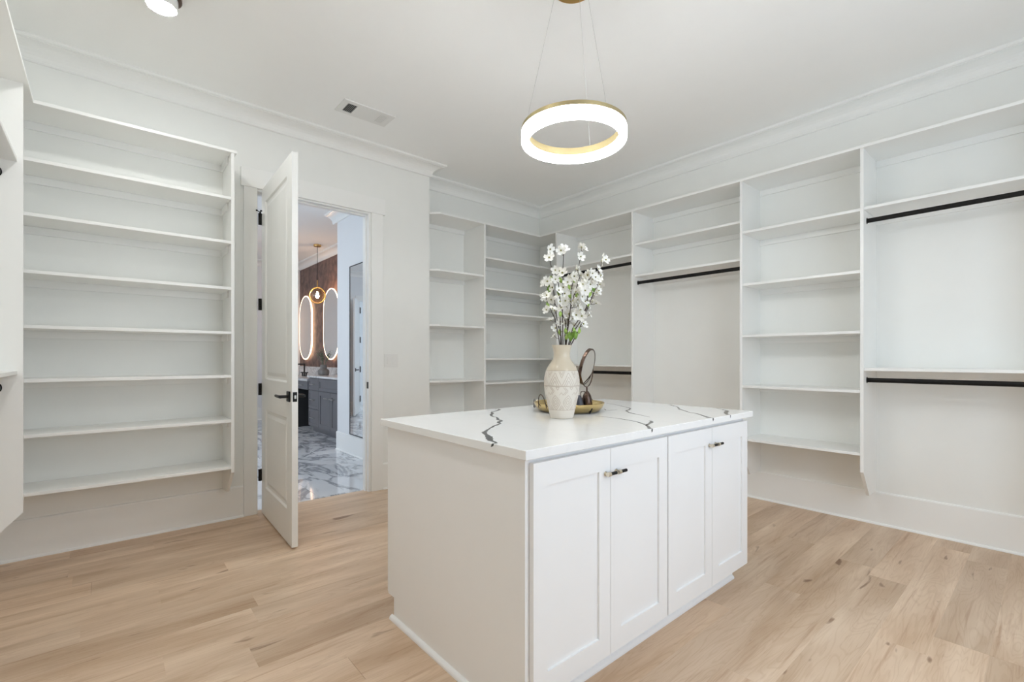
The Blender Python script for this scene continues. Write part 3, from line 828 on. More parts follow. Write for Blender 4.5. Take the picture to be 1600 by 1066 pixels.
# ================================================================== island
ib = thing('island_cabinet', (1.8, 1.6, 0.0), 'white shaker island cabinet standing in the middle of the oak floor', 'cabinet')
IX0, IX1, IY0, IY1 = 1.005, 2.602, 1.097, 2.050
bm = BM()
side = [(IY0 + 0.062, 0.0), (IY1 - 0.062, 0.0), (IY1 - 0.062, 0.100), (IY1 - 0.008, 0.100), (IY1, 0.112), (IY1, 0.883), (IY0, 0.883), (IY0, 0.100), (IY0 + 0.062, 0.100)]
obj('side_panel', prism(BM(), side, 0, IX0, IX0 + ST), 'cab', ib)
obj('side_panel', prism(BM(), side, 0, IX1 - ST, IX1), 'cab', ib)
obj('carcass', B(IX0 + ST, IX1 - ST, IY0 + 0.004, IY1 - 0.001, 0.100, 0.883), 'cab', ib)
obj('toe_kick', B(IX0 + ST, IX1 - ST, IY0 + 0.062, IY1 - 0.062, 0.0, 0.0998), 'cab', ib)
def shoe_profile(s):
    return [(0, 0.0), (s * 0.016, 0.0), (s * 0.0155, 0.007), (s * 0.0125, 0.013), (s * 0.007, 0.017), (0, 0.019)]
px = [(IX0 - (0.016 if i else 0) * 0, 0) for i in range(2)]
obj('shoe_moulding', prism(BM(), [(IX0 + o, z) for o, z in shoe_profile(-1)], 1, IY0 + 0.046, IY1 - 0.046), 'cab', ib, label='white quarter-round shoe moulding')
obj('shoe_moulding', prism(BM(), [(IY0 + 0.062 + o, z) for o, z in shoe_profile(-1)], 0, IX0, IX1 - 0.012), 'cab', ib, label='white quarter-round shoe moulding')
obj('shoe_moulding', prism(BM(), [(IY1 - 0.062 + o, z) for o, z in shoe_profile(1)], 0, IX0, IX1 - 0.012), 'cab', ib, label='white quarter-round shoe moulding')
def shaker(bm, u0, u1, z0, z1, st, rl, put):
    """frame of a shaker door; put(bm, u0,u1,d0,d1,z0,z1) places a box by width, depth and height"""
    put(bm, u0, u0 + st, 0, 0.019, z0, z1)
    put(bm, u1 - st, u1, 0, 0.019, z0, z1)
    put(bm, u0 + st, u1 - st, 0, 0.019, z1 - rl, z1)
    put(bm, u0 + st, u1 - st, 0, 0.019, z0, z0 + rl)
DZ0, DZ1 = 0.105, 0.866
xs = [1.021, 1.4145, 1.808, 2.2015, 2.595]
for i in range(4):
    a, b = xs[i] + (0.0035 if i == 2 else 0.0012), xs[i + 1] - (0.0035 if i == 1 else 0.0012)
    put = lambda bm, u0, u1, d0, d1, z0, z1: box(bm, u0, u1, 1.0765 + d0, 1.0765 + d1, z0, z1)
    bm = BM()
    shaker(bm, a, b, DZ0, DZ1, 0.064, 0.078, put)
    d = obj('cabinet_door', bm, 'cab', ib)
    obj('door_panel', B(a + 0.062, b - 0.062, 1.0850, 1.0925, DZ0 + 0.076, DZ1 - 0.076), 'cab', d)
    kx = (b - 0.029) if i % 2 == 0 else (a + 0.031)
    kz = 0.777 if i < 2 else 0.785
    bm = BM()
    tube(bm, [(kx, 1.078, kz), (kx, 1.074, kz)], 0.0085, 16)
    tube(bm, [(kx, 1.074, kz), (kx, 1.062, kz)], 0.0055, 12)
    tube(bm, [(kx - 0.008, 1.060, kz), (kx + 0.007, 1.060, kz)], 0.0082, 16)
    kn = obj('knob', bm, 'nickel', d, True, label='champagne metal pull with black grip')
    bm = BM()
    rr = [0.0062 if j % 2 else 0.0056 for j in range(15)]
    rr[-1] = 0.004
    tube(bm, [(kx + 0.0072 + 0.038 * j / 14, 1.060, kz) for j in range(15)], rr, 14)
    # the black grip belongs to the pull; kept beside it under the door
    obj('knob_grip', bm, 'black', d, True, label='black knurled grip')
# plain doors on the far side of the island
for i in range(4):
    a, b = xs[i] + 0.0012, xs[i + 1] - 0.0012
    put = lambda bm, u0, u1, d0, d1, z0, z1: box(bm, u0, u1, IY1 - d1 + 0.019, IY1 - d0 + 0.019, z0, z1)
    bm = BM()
    shaker(bm, a, b, DZ0 + 0.01, DZ1, 0.064, 0.078, put)
    d = obj('cabinet_door', bm, 'cab', ib)
    obj('door_panel', B(a + 0.062, b - 0.062, IY1 + 0.003, IY1 + 0.010, DZ0 + 0.086, DZ1 - 0.076), 'cab', d)

CX0, CX1, CY0, CY1, CZ = 0.980, 2.640, 1.066, 2.074, 0.914
ct = obj('countertop', B(CX0, CX1, CY0, CY1, 0.8835, CZ, bev=0.0016), 'quartz', base=(1.8, 1.6, 0.8835))
tag(ct, 'white quartz countertop with dark jagged veins on the island', 'countertop')
WV = [[0.006, 0.008, 0.009, 0.006, 0.008, 0.011, 0.010, 0.007, 0.006, 0.010, 0.010, 0.010, 0.009, 0.007, 0.008, 0.012, 0.014, 0.015, 0.020, 0.018, 0.007, 0.006, 0.007],
      [0.002, 0.003, 0.003, 0.005, 0.005, 0.006, 0.006, 0.004, 0.002], [0.008, 0.013, 0.010, 0.006],
      [0.002, 0.002, 0.005, 0.004, 0.008, 0.008], [0.007, 0.006, 0.009, 0.005, 0.008, 0.012], [0.002, 0.005, 0.012, 0.014, 0.008], [0.003, 0.007, 0.002]]
def vein(poly, wid, drop=None):
    rnd = random.Random(len(poly) * 7 + int(poly[0][0] * 1000))
    pts, ws = [], []
    for i in range(len(poly) - 1):
        a, b = Vector(poly[i]), Vector(poly[i + 1])
        n = max(2, int((b - a).length / 0.012))
        pr = Vector((-(b - a).y, (b - a).x)).normalized()
        for j in range(n):
            t = j / n
            pts.append(a.lerp(b, t) + pr * rnd.uniform(-0.0022, 0.0022))
            ws.append(max(0.0012, (wid[i] * (1 - t) + wid[i + 1] * t) * 1.45 * rnd.uniform(0.55, 1.1)))
    pts.append(Vector(poly[-1])); ws.append(wid[-1])
    bm = BM()
    rows = []
    for i, p in enumerate(pts):
        t = (pts[min(i + 1, len(pts) - 1)] - pts[max(i - 1, 0)]).normalized()
        s = Vector((-t.y, t.x)) * (ws[i] / 2)
        q = []
        for k in (p - s, p + s):
            q.append(Vector((min(max(k.x, CX0 + 0.001), CX1 - 0.001), min(max(k.y, CY0 + 0.001), CY1 - 0.001))))
        rows.append([bm.verts.new((k.x, k.y, z)) for k in q for z in (CZ - 0.0008, CZ + 0.00025)])
    for a, b in zip(rows, rows[1:]):
        bm.faces.new((a[1], a[3], b[3], b[1]))
        bm.faces.new((a[0], b[0], b[2], a[2]))
        bm.faces.new((a[0], a[1], b[1], b[0]))
        bm.faces.new((a[2], b[2], b[3], a[3]))
    bm.faces.new((rows[0][0], rows[0][2], rows[0][3], rows[0][1]))
    bm.faces.new((rows[-1][0], rows[-1][1], rows[-1][3], rows[-1][2]))
    obj('vein', bm, 'vein', ct, label='charcoal vein inlaid in the quartz')
ENDS = {0: (0.981, 1.229), 3: (1.672, 1.067), 4: (2.190, 1.067), 5: (2.372, 1.067)}
for j, (p, w) in enumerate(zip(VEINS, WV)):
    if j in ENDS:
        p, w = p + [ENDS[j]], w + [w[-1]]
    vein(p, [q * (1.5 if j in (1, 3) else 1.15) for q in w])
# where veins break over the slab edge
for x, w in ((1.672, 0.010), (2.190, 0.012), (2.372, 0.007)):
    bm = prism(BM(), [(x - w / 2, CZ - 0.001), (x + w / 2, CZ - 0.001), (x + w / 3, CZ - 0.010), (x - w * 0.2, CZ - 0.016), (x - w / 2, CZ - 0.008)], 1, CY0 - 0.0003, CY0 + 0.001)
    obj('vein', bm, 'vein', ct)
bm = prism(BM(), [(1.235, CZ - 0.001), (1.222, CZ - 0.001), (1.228, CZ - 0.009), (1.240, CZ - 0.013)], 0, CX0 - 0.0003, CX0 + 0.001)
obj('vein', bm, 'vein', ct)

# ================================================================== vase
VC = (1.653, 1.545)
vz = CZ + 0.0005
prof = [(112, 150), (100, 185), (92, 225), (88, 262), (96, 300), (112, 326), (132, 352), (150, 378), (163, 402), (175, 430)]
body = [(175, 430), (183, 460), (190, 490), (195, 520), (197, 555), (196, 590), (193, 630), (189, 670), (182, 710), (171, 755), (161, 800), (150, 845), (140, 890), (131, 930), (126, 946), (118, 953)]
K = 0.000431
vs = thing('patterned_vase', (VC[0], VC[1], vz), 'tall cream ceramic vase with etched diamond pattern on the island', 'vase')
zf = lambda y: (953 - y) * K
bm = lathe(BM(), [(0, 0.006)] + [(r * K, zf(y)) for r, y in reversed(body)] , VC[0], VC[1], vz, 48)
obj('vase_body', bm, 'cream', vs, True)
outer = [(r * K, zf(y)) for r, y in reversed(prof)]
inner = [((r - 9) * K, zf(y)) for r, y in prof[:-2]]
bm = lathe(BM(), outer + [((112 - 4.5) * K, zf(148))] + inner + [(0.0, zf(400))], VC[0], VC[1], vz, 48)
obj('glazed_neck', bm, 'glaze', vs, True, label='glossy beige glazed neck')
def rad(z):
    L = sorted((zf(y), r * K) for r, y in body)
    for (z0, r0), (z1, r1) in zip(L, L[1:]):
        if z0 <= z <= z1:
            return r0 + (r1 - r0) * (z - z0) / (z1 - z0)
    return L[-1][1]
def surf(th, z, off=0.0005):
    r = rad(z) + off
    return Vector((VC[0] + r * math.cos(th), VC[1] + r * math.sin(th), vz + z))
bm = BM()
def etch(pts, w=0.0015, sub=6):
    P = []
    for (t0, z0), (t1, z1) in zip(pts, pts[1:]):
        for j in range(sub):
            P.append((t0 + (t1 - t0) * j / sub, z0 + (z1 - z0) * j / sub))
    P.append(pts[-1])
    rows = []
    for i, (t, z) in enumerate(P):
        p = surf(t, z)
        a = surf(*P[max(i - 1, 0)]); b = surf(*P[min(i + 1, len(P) - 1)])
        nrm = Vector((math.cos(t), math.sin(t), 0))
        s = (b - a).cross(nrm)
        if s.length < 1e-9:
            continue
        s = s.normalized() * (w / 2)
        rows.append((bm.verts.new(p - s), bm.verts.new(p + s)))
    for a, b in zip(rows, rows[1:]):
        bm.faces.new((a[0], a[1], b[1], b[0]))
full = [(2 * math.pi * j / 48, 0) for j in range(49)]
for z in (0.226, 0.1562, 0.1530, 0.0425):
    etch([(t, z) for t, _ in full], sub=1)
NP = 8
dt = 2 * math.pi / NP
ph = math.atan2(-VC[1], -VC[0]) + dt * 0.5
for k2 in range(NP):
    c = ph + k2 * dt
    for m2, s in enumerate((1.0, 0.66, 0.34)):
        etch([(c - 0.47 * dt * s, 0.158), (c - 0.02, 0.158 + 0.057 * s), (c + 0.02, 0.158 + 0.057 * s), (c + 0.47 * dt * s, 0.158)], sub=4)
    for s in (1.0, 0.55):
        etch([(c + dt / 2 - 0.22 * dt * s, 0.222), (c + dt / 2, 0.222 - 0.030 * s), (c + dt / 2 + 0.22 * dt * s, 0.222)], sub=4)
    etch([(c - 0.40 * dt, 0.150), (c - 0.16 * dt, 0.132), (c - 0.40 * dt, 0.114)], sub=4)
    etch([(c - 0.28 * dt, 0.150), (c - 0.05 * dt, 0.132), (c - 0.28 * dt, 0.114)], sub=4)
    etch([(c + 0.08 * dt, 0.150), (c + 0.34 * dt, 0.150), (c + 0.21 * dt, 0.136), (c + 0.08 * dt, 0.150)], sub=4)
    etch([(c + 0.34 * dt, 0.114), (c + 0.48 * dt, 0.126), (c + 0.58 * dt, 0.114)], sub=4)
    for s in (1.0, 0.66, 0.32):
        loop = []
        for j in range(17):
            t = -1 + j / 8
            loop.append((c + 0.37 * dt * s * (1 - abs(t) ** 1.5), 0.078 + 0.034 * s * t))
        for j in range(17):
            t = 1 - j / 8
            loop.append((c - 0.37 * dt * s * (1 - abs(t) ** 1.5), 0.078 + 0.034 * s * t))
        etch(loop, sub=1)
    for s in (1.0, 0.5):
        etch([(c + dt / 2 - 0.22 * dt * s, 0.044), (c + dt / 2, 0.044 + 0.022 * s), (c + dt / 2 + 0.22 * dt * s, 0.044)], sub=3)
obj('etched_pattern', bm, 'etch', vs, label='fine etched chevrons and diamonds')

# ================================================================== blossom branches standing in the vase
def petal_mesh():
    bm = BM()
    for k2 in range(5):
        a = 2 * math.pi * k2 / 5
        ca, sa = math.cos(a), math.sin(a)
        rows = []
        for r, w, z in ((0.002, 0.0015, 0.0), (0.009, 0.0075, 0.0022), (0.018, 0.0098, 0.0035), (0.0245, 0.0066, 0.0072)):
            row = []
            for s, dz in ((-1, 0.0024), (0, 0.0), (1, 0.0024)):
                x, y = (r + (0.0016 if (s and r > 0.02) else 0)), s * w
                row.append(bm.verts.new((x * ca - y * sa, x * sa + y * ca, z + dz)))
            rows.append(row)
        for p, q in zip(rows, rows[1:]):
            for j in range(2):
                bm.faces.new((p[j], p[j + 1], q[j + 1], q[j]))
    me = bpy.data.meshes.new('blossom')
    bm.to_mesh(me); bm.free()
    me.materials.append(M['petal'])
    me.polygons.foreach_set('use_smooth', [True] * len(me.polygons))
    return me
def pist_mesh():
    bm = lathe(BM(), [(0.0, 0.0075), (0.0028, 0.0068), (0.0042, 0.003), (0.0032, -0.002), (0.0, -0.003)], 0, 0, 0, 7)
    me = bpy.data.meshes.new('blossom_centre')
    bm.to_mesh(me); bm.free()
    me.materials.append(M['pist'])
    return me
def leaf_mesh(mat):
    bm = BM()
    rows = []
    for t, w, z in ((0, 0.001, 0), (0.22, 0.007, 0.002), (0.5, 0.0105, 0.003), (0.78, 0.0068, 0.001), (1.0, 0.0005, -0.003)):
        rows.append([bm.verts.new((t * 0.042, s * w, z + (0.0022 if s else 0))) for s in (-1, 0, 1)])
    for p, q in zip(rows, rows[1:]):
        for j in range(2):
            bm.faces.new((p[j], p[j + 1], q[j + 1], q[j]))
    me = bpy.data.meshes.new('leaf')
    bm.to_mesh(me); bm.free()
    me.materials.append(M[mat])
    me.polygons.foreach_set('use_smooth', [True] * len(me.polygons))
    return me
PM, CM, LM1, LM2 = petal_mesh(), pist_mesh(), leaf_mesh('leaf'), leaf_mesh('leafd')
BL = ['low blossom branch bending left out of the vase', 'tall blossom branch at the left edge with two blossoms at its tip', 'tall straight blossom branch with a forked bare tip',
      'tallest blossom branch, middle of the bouquet', 'blossom branch reaching furthest right over the black rod', 'dense blossom branch leaning right below the furthest tip',
      'half-height blossom branch left of centre in the vase', 'blossom branch arching left with a big green leaf', 'blossom branch in the centre front of the bouquet', 'zigzag blossom branch at the front right of the bouquet']
rnd = random.Random(11)
inner_r = 0.030
for bi, br in enumerate(BRANCHES):
    st = [Vector(p) for p in br['stem']]
    ang = 2 * math.pi * bi / len(BRANCHES)
    # lower end stands inside the vase
    foot = Vector((VC[0] + 0.022 * math.cos(ang), VC[1] + 0.022 * math.sin(ang), vz + 0.245))
    mid = Vector((VC[0] + (st[0].x - VC[0]) * 0.8, VC[1] + (st[0].y - VC[1]) * 0.8, vz + 0.322))
    off = Vector((mid.x - VC[0], mid.y - VC[1], 0))
    if off.length > inner_r:
        off = off.normalized() * inner_r
        mid = Vector((VC[0] + off.x, VC[1] + off.y, mid.z))
    tr_ = thing('blossom_branch', tuple(foot), BL[bi], 'branch', 'white blossom branches in the vase')
    P = [foot, mid] + st[1:]
    fine = [P[0]]
    for a, b in zip(P, P[1:]):
        n = max(1, int((b - a).length / 0.03))
        for j in range(1, n + 1):
            q = a.lerp(b, j / n)
            if 0 < j < n or len(fine) > 3:
                q = q + Vector((rnd.uniform(-1, 1), rnd.uniform(-1, 1), 0)) * 0.0015
            fine.append(q)
    bm = tube(BM(), fine, [0.0030 - 0.0016 * j / len(fine) for j in range(len(fine))], 6)
    for fp, sp in br['fl']:
        a, b = Vector(sp), Vector(fp)
        m2 = a.lerp(b, 0.5) + Vector((0, 0, -0.004))
        tube(bm, [a, m2, b], [0.0013, 0.0011, 0.0010], 5)
    for lp_, sp, big in br['lv']:
        tube(bm, [Vector(sp), Vector(lp_)], [0.0011, 0.0009], 5)
    # short bare spurs
    for q in fine[4::2]:
        d = Vector((rnd.uniform(-1, 1), rnd.uniform(-1, 1), 0.9)).normalized() * 0.010
        tube(bm, [q, q + d], [0.0014, 0.0008], 5)
    obj('stem', bm, 'bark', tr_, True)
    def place(me, name, p, n, parent, scale=1.0, spin=None):
        o = bpy.data.objects.new(name, me)
        z = n.normalized()
        x = z.orthogonal().normalized()
        y = z.cross(x)
        R = Matrix((x, y, z)).transposed() @ Matrix.Rotation(rnd.uniform(0, 6.28) if spin is None else spin, 3, 'Z')
        mt = Matrix.Translation(Vector(p) - foot) @ R.to_4x4() @ Matrix.Scale(scale, 4)
        link(o, parent)
        o.matrix_basis = mt
        return o
    for fp, sp in br['fl']:
        p = Vector(fp)
        out = Vector((p.x - VC[0], p.y - VC[1], 0))
        n = out * 6 + Vector((-0.40, -0.45, 0.18)) + Vector((rnd.uniform(-1, 1), rnd.uniform(-1, 1), rnd.uniform(-0.6, 0.9))) * 0.85
        fo = place(PM, 'blossom', p, n, tr_, rnd.uniform(0.78, 1.08))
        co = bpy.data.objects.new('blossom_centre', CM)
        link(co, fo)
    for lp_, sp, big in br['lv']:
        a, b = Vector(sp), Vector(lp_)
        d = (b - a).normalized() + Vector((0, 0, 0.5))
        x = d.normalized()
        zv = Vector((-0.65, -0.7, 0.3)) + Vector((rnd.uniform(-.5, .5), rnd.uniform(-.5, .5), 0))
        y = zv.cross(x).normalized()
        z = x.cross(y)
        o = bpy.data.objects.new('leaf', LM2 if big else LM1)
        link(o, tr_)
        o.matrix_basis = Matrix.Translation(b - x * 0.015 - foot) @ Matrix((x, y, z)).transposed().to_4x4() @ Matrix.Scale(1.15 if big else 0.85, 4)

# ================================================================== brass tray and what stands in it
TC = (1.903, 1.7254)
tz = CZ + 0.0005
ty = thing('brass_tray', (TC[0], TC[1], tz), 'round brass tray with a hammered rim behind the vase', 'tray')
prof = [(0.0, 0.0), (0.150, 0.0), (0.160, 0.003), (0.176, 0.018), (0.187, 0.036), (0.190, 0.046), (0.1885, 0.0475), (0.1865, 0.046), (0.183, 0.036), (0.172, 0.019), (0.158, 0.0055), (0.150, 0.003), (0.0, 0.003)]
obj('tray_bowl', lathe(BM(), prof, TC[0], TC[1], tz, 64), 'traygold', ty, True)
rv = Vector((0.7559, -0.6547, 0)); fv = Vector((0.6547, 0.7559, 0))
def handle(c, w, h, ax, tilt):
    bm = BM()
    pts = []
    for j in range(13):
        t = math.pi * j / 12
        p = Vector(c) + ax * (w * math.cos(t)) + Vector((0, 0, h * math.sin(t))) + tilt * math.sin(t)
        pts.append(p)
    tube(bm, pts, 0.0022, 8)
    return bm, pts
cl = Vector((TC[0], TC[1], tz + 0.046)) - rv * 0.150 - fv * 0.112
bm, pts = handle(cl + Vector((0, 0, -0.020)), 0.030, 0.070, (rv * 0.6 - fv * 0.8).normalized(), -rv * 0.01)
obj('tray_handle', bm, 'bronze', ty, True, label='thin dark wire handle')
cr_ = Vector((TC[0], TC[1], tz + 0.046)) + rv * 0.122 + fv * 0.143
bm, pts = handle(cr_, 0.034, 0.048, (rv * 0.75 - fv * 0.66).normalized(), -rv * 0.025)
hh = obj('tray_handle', bm, 'bronze', ty, True, label='thin dark wire handle')
bm = BM()
for j in (5, 8):
    lathe(bm, [(0, -0.004), (0.004, 0), (0, 0.004)], pts[j].x, pts[j].y, pts[j].z + 0.002, 10)
obj('handle_bead', bm, 'bronze', hh, True)
bm = BM()
q = Vector((TC[0], TC[1], tz)) + (rv * 0.55 - fv * 0.835).normalized() * 0.1635
tube(bm, [q + Vector((0, 0, 0.001)), q + (rv * 0.55 - fv * 0.835).normalized() * 0.018 + Vector((0, 0, 0.028))], 0.0035, 6)
obj('tray_strip', bm, 'black', ty, label='small black strip on the tray front')  # thin black strip up the front of the tray

# vanity mirror on a domed stand
MC = Vector((2.015, 1.6944, 1.152))
mz = tz + 0.0035
mm = thing('tabletop_mirror', (MC.x, MC.y, mz), 'round bronze vanity mirror on a domed stand in the tray', 'mirror')
h0 = 1.018 - mz
bm = lathe(BM(), [(0, 0), (0.030, 0.0), (0.031, 0.006), (0.030, 0.030), (0.0275, 0.055), (0.0225, 0.075), (0.015, 0.089), (0.007, h0 - 0.001), (0, h0)], MC.x, MC.y, mz, 32)
obj('dome_base', bm, 'bronze', mm, True)
obj('stand_stem', tube(BM(), [(MC.x, MC.y, 1.012), (MC.x, MC.y, 1.040)], 0.0045, 12), 'bronze', mm, True)
nv = (rv * 0.86 + Vector((0, 0, -0.24)) - fv * 0.45).normalized()
pa = Vector((0, 0, 1)).cross(nv).normalized()
pu = nv.cross(pa).normalized()
bm = ringtube(BM(), MC, 0.1115, 0.0032, 32, 8, pa, Vector((0, 0, -1)), 0, math.pi)
obj('yoke', bm, 'bronze', mm, True)
def disc(bm, c, n, prof, seg=48):
    """revolve (radius, height along n) about c"""
    ax = n.orthogonal().normalized(); ay = n.cross(ax)
    rings = []
    for r, h in prof:
        if r < 1e-6:
            rings.append([bm.verts.new(c + n * h)])
        else:
            rings.append([bm.verts.new(c + n * h + ax * (r * math.cos(2 * math.pi * j / seg)) + ay * (r * math.sin(2 * math.pi * j / seg))) for j in range(seg)])
    for a, b in zip(rings, rings[1:]):
        for j in range(seg):
            k2 = (j + 1) % seg
            if len(a) == 1:
                bm.faces.new((a[0], b[k2], b[j]))
            elif len(b) == 1:
                bm.faces.new((a[j], a[k2], b[0]))
            else:
                bm.faces.new((a[j], a[k2], b[k2], b[j]))
    return bm
fr = obj('mirror_frame', disc(BM(), MC, nv, [(0, -0.010), (0.100, -0.010), (0.1035, -0.007), (0.1035, 0.0065), (0.101, 0.009), (0.0965, 0.0085), (0.0955, 0.006), (0, 0.006)]), 'bronze', mm, True)
obj('mirror_glass', disc(BM(), MC, nv, [(0, 0.0075), (0.0955, 0.0075), (0.0955, 0.0062), (0, 0.0062)]), 'mirror', mm)
bm = BM()
for s in (-1, 1):
    tube(bm, [MC + pa * (s * 0.100), MC + pa * (s * 0.116)], 0.004, 10)
obj('pivot_screw', bm, 'bronze', mm, True)

DC = (1.951, 1.697)
dj = lathe(BM(), [(0, 0), (0.026, 0), (0.028, 0.006), (0.026, 0.030), (0.021, 0.052), (0.013, 0.070), (0.005, 0.080), (0, 0.081)], DC[0], DC[1], mz, 28)
o = obj('dark_cone', dj, 'slate', base=(DC[0], DC[1], mz), smooth=True)
tag(o, 'small dark slate cone beside the mirror stand in the tray', 'ornament')

QC = (1.884, 1.960)
bt = thing('bead_block', (QC[0], QC[1], tz), 'small beige and dark block at the left of the tray', 'ornament')
def qbox(u0, u1, d0, d1, z0, z1, bev):
    bm = B(u0, u1, d0, d1, z0, z1, bev=bev)
    bmesh.ops.transform(bm, matrix=Matrix(((rv.x, fv.x, 0, QC[0]), (rv.y, fv.y, 0, QC[1]), (0, 0, 1, tz), (0, 0, 0, 1))), verts=bm.verts[:])
    return bm
obj('dark_half', qbox(-0.018, -0.005, -0.018, 0.018, 0, 0.050, 0.004), 'stone', bt)
obj('beige_half', qbox(-0.0048, 0.020, -0.016, 0.016, 0, 0.046, 0.005), 'glaze', bt)

# ================================================================== ring pendant
RC = RING
rp = thing('ring_pendant', (RC[0], RC[1], ZC), 'glowing white ring pendant hanging over the island', 'pendant light')
obj('canopy', lathe(BM(), [(0, -0.030), (0.106, -0.030), (0.110, -0.026), (0.110, 0.0), (0, 0.0)], RC[0], RC[1], ZC, 48), 'gold', rp, True, label='round brushed gold ceiling canopy')
prof = [(0.226, 2.318), (0.2265, 2.356), (0.2605, 2.356), (0.2605, 2.336), (0.256, 2.336), (0.256, 2.352), (0.231, 2.352), (0.231, 2.318)]
obj('metal_ring', lathe(BM(), prof, RC[0], RC[1], 0, 96, closed=True), 'palegold', rp, True, label='pale gold upper ring')
prof = [(0.2262, 2.317), (0.2262, 2.284), (0.229, 2.281), (0.258, 2.281), (0.261, 2.284), (0.261, 2.3355), (0.2555, 2.3355), (0.2555, 2.317)]
obj('light_ring', lathe(BM(), prof, RC[0], RC[1], 0, 96, closed=True), 'lamp_ring', rp, True, label='glowing white diffuser')
for a, ca in ((20, 20), (140, 140), (260, 260)):
    a = math.radians(a)
    obj('cable', tube(BM(), [(RC[0] + 0.085 * math.cos(a), RC[1] + 0.085 * math.sin(a), ZC - 0.030), (RC[0] + 0.243 * math.cos(a), RC[1] + 0.243 * math.sin(a), 2.353)], 0.0009, 6), 'steel', rp, label='thin steel cable')

# ================================================================== flush ceiling light, vent, switch, outlet
for FC, lab in (((0.223, 3.005), 'small flush ceiling light above the shoe shelves'), ((1.5, -0.6), 'added unseen flush light by the window wall'),
                ((0.223, 1.70), 'added unseen flush light in line over the entry'), ((0.7, 6.6), 'added unseen flush light inside the bathroom')):
    fm = thing('flush_light', (FC[0], FC[1], ZC), lab, 'ceiling light', 'flush ceiling lights')  # all but the first are unseen lights added to brighten the rooms
    obj('mount_plate', lathe(BM(), [(0, 0), (0.085, 0.0), (0.087, -0.004), (0.087, -0.036), (0.083, -0.040), (0, -0.040)], FC[0], FC[1], ZC, 40), 'bronze', fm, True, label='dark metal mounting plate')
    obj('white_drum', lathe(BM(), [(0, -0.0402), (0.070, -0.0402), (0.070, -0.086), (0.067, -0.089), (0.0610, -0.089), (0.0610, -0.0865), (0, -0.0865)], FC[0], FC[1], ZC, 40), 'plastic', fm, True)
    obj('light_disc', lathe(BM(), [(0, -0.0870), (0.0605, -0.0870), (0.0605, -0.0895), (0.057, -0.092), (0, -0.093)], FC[0], FC[1], ZC, 40), 'lamp_disc', fm, True, label='glowing white disc')

vt = thing('ceiling_vent', (1.523, 3.482, ZC), 'white ceiling air vent with two slatted grilles', 'vent')
x0, x1, y0, y1 = 1.322, 1.724, 3.382, 3.584
g1, g2 = (1.364, 1.435), (1.612, 1.683)
gy0, gy1 = 3.421, 3.553
bm = BM()
zz0, zz1 = ZC - 0.007, ZC
for a, b, c, d in ((x0, g1[0], y0, y1), (g1[1], g2[0], y0, y1), (g2[1], x1, y0, y1)):
    box(bm, a, b, c, d, zz0, zz1)
for g in (g1, g2):
    box(bm, g[0], g[1], y0, gy0, zz0, zz1)
    box(bm, g[0], g[1], gy1, y1, zz0, zz1)
obj('vent_plate', bm, 'plastic', vt)
for gi, g in enumerate((g1, g2)):
    obj('vent_duct', B(g[0], g[1], gy0, gy1, ZC - 0.0012, ZC - 0.0002), 'ventdark', vt, label='dark duct behind the slats')
    for j in range(6):
        x = g[0] + (g[1] - g[0]) * (j + 0.5) / 6
        bm = BM()
        s = -1 if gi == 0 else 1
        if gi == 0:
            prism(bm, [(x - 0.0022, ZC - 0.0068), (x - 0.0012, ZC - 0.0068), (x + 0.0022, ZC - 0.0014), (x + 0.0012, ZC - 0.0014)], 1, gy0, gy1)
        else:
            prism(bm, [(x - 0.0052, ZC - 0.0068), (x + 0.0048, ZC - 0.0068), (x + 0.0030, ZC - 0.0050), (x - 0.0042, ZC - 0.0050)], 1, gy0, gy1)
        obj('slat', bm, 'plastic', vt)

sw = thing('light_switch', (2.008, YD, 1.176), 'white double light switch beside the doorway', 'light switch')
obj('cover_plate', B(1.940, 2.076, YD - 0.006, YD, 1.115, 1.237, bev=0.0015), 'plastic', sw)
for x in (1.983, 2.033):
    obj('rocker', B(x - 0.0165, x + 0.0165, YD - 0.0095, YD - 0.006, 1.143, 1.209, bev=0.001), 'plastic', sw)
ot = thing('wall_outlet', (3.375, YR, 1.427), 'white power outlet on the recess back wall', 'outlet')
obj('cover_plate', B(3.338, 3.412, YR - 0.005, YR, 1.370, 1.486, bev=0.0015), 'plastic', ot)
for z in (1.405, 1.450):
    obj('socket', B(3.358, 3.392, YR - 0.0075, YR - 0.005, z - 0.014, z + 0.014, bev=0.001), 'plastic', ot)

# ================================================================== bathroom furnishings
tm = thing('tall_mirror', (BX1, 5.3, 1.28), 'tall wall mirror with thin black edge on the white bathroom wall', 'mirror')
my0, my1, mz0, mz1 = 4.85, 5.752, 0.238 + 0.012, 2.337
bm = BM()
fw_ = 0.008
box(bm, BX1 - 0.014, BX1, my0, my0 + fw_, mz0, mz1); box(bm, BX1 - 0.014, BX1, my1 - fw_, my1, mz0, mz1)
box(bm, BX1 - 0.014, BX1, my0 + fw_, my1 - fw_, mz0, mz0 + fw_); box(bm, BX1 - 0.014, BX1, my0 + fw_, my1 - fw_, mz1 - fw_, mz1)
obj('mirror_frame', bm, 'black', tm, label='thin black frame')
obj('mirror_glass', B(BX1 - 0.010, BX1 - 0.004, my0 + fw_, my1 - fw_, mz0 + fw_, mz1 - fw_), 'mirror', tm)

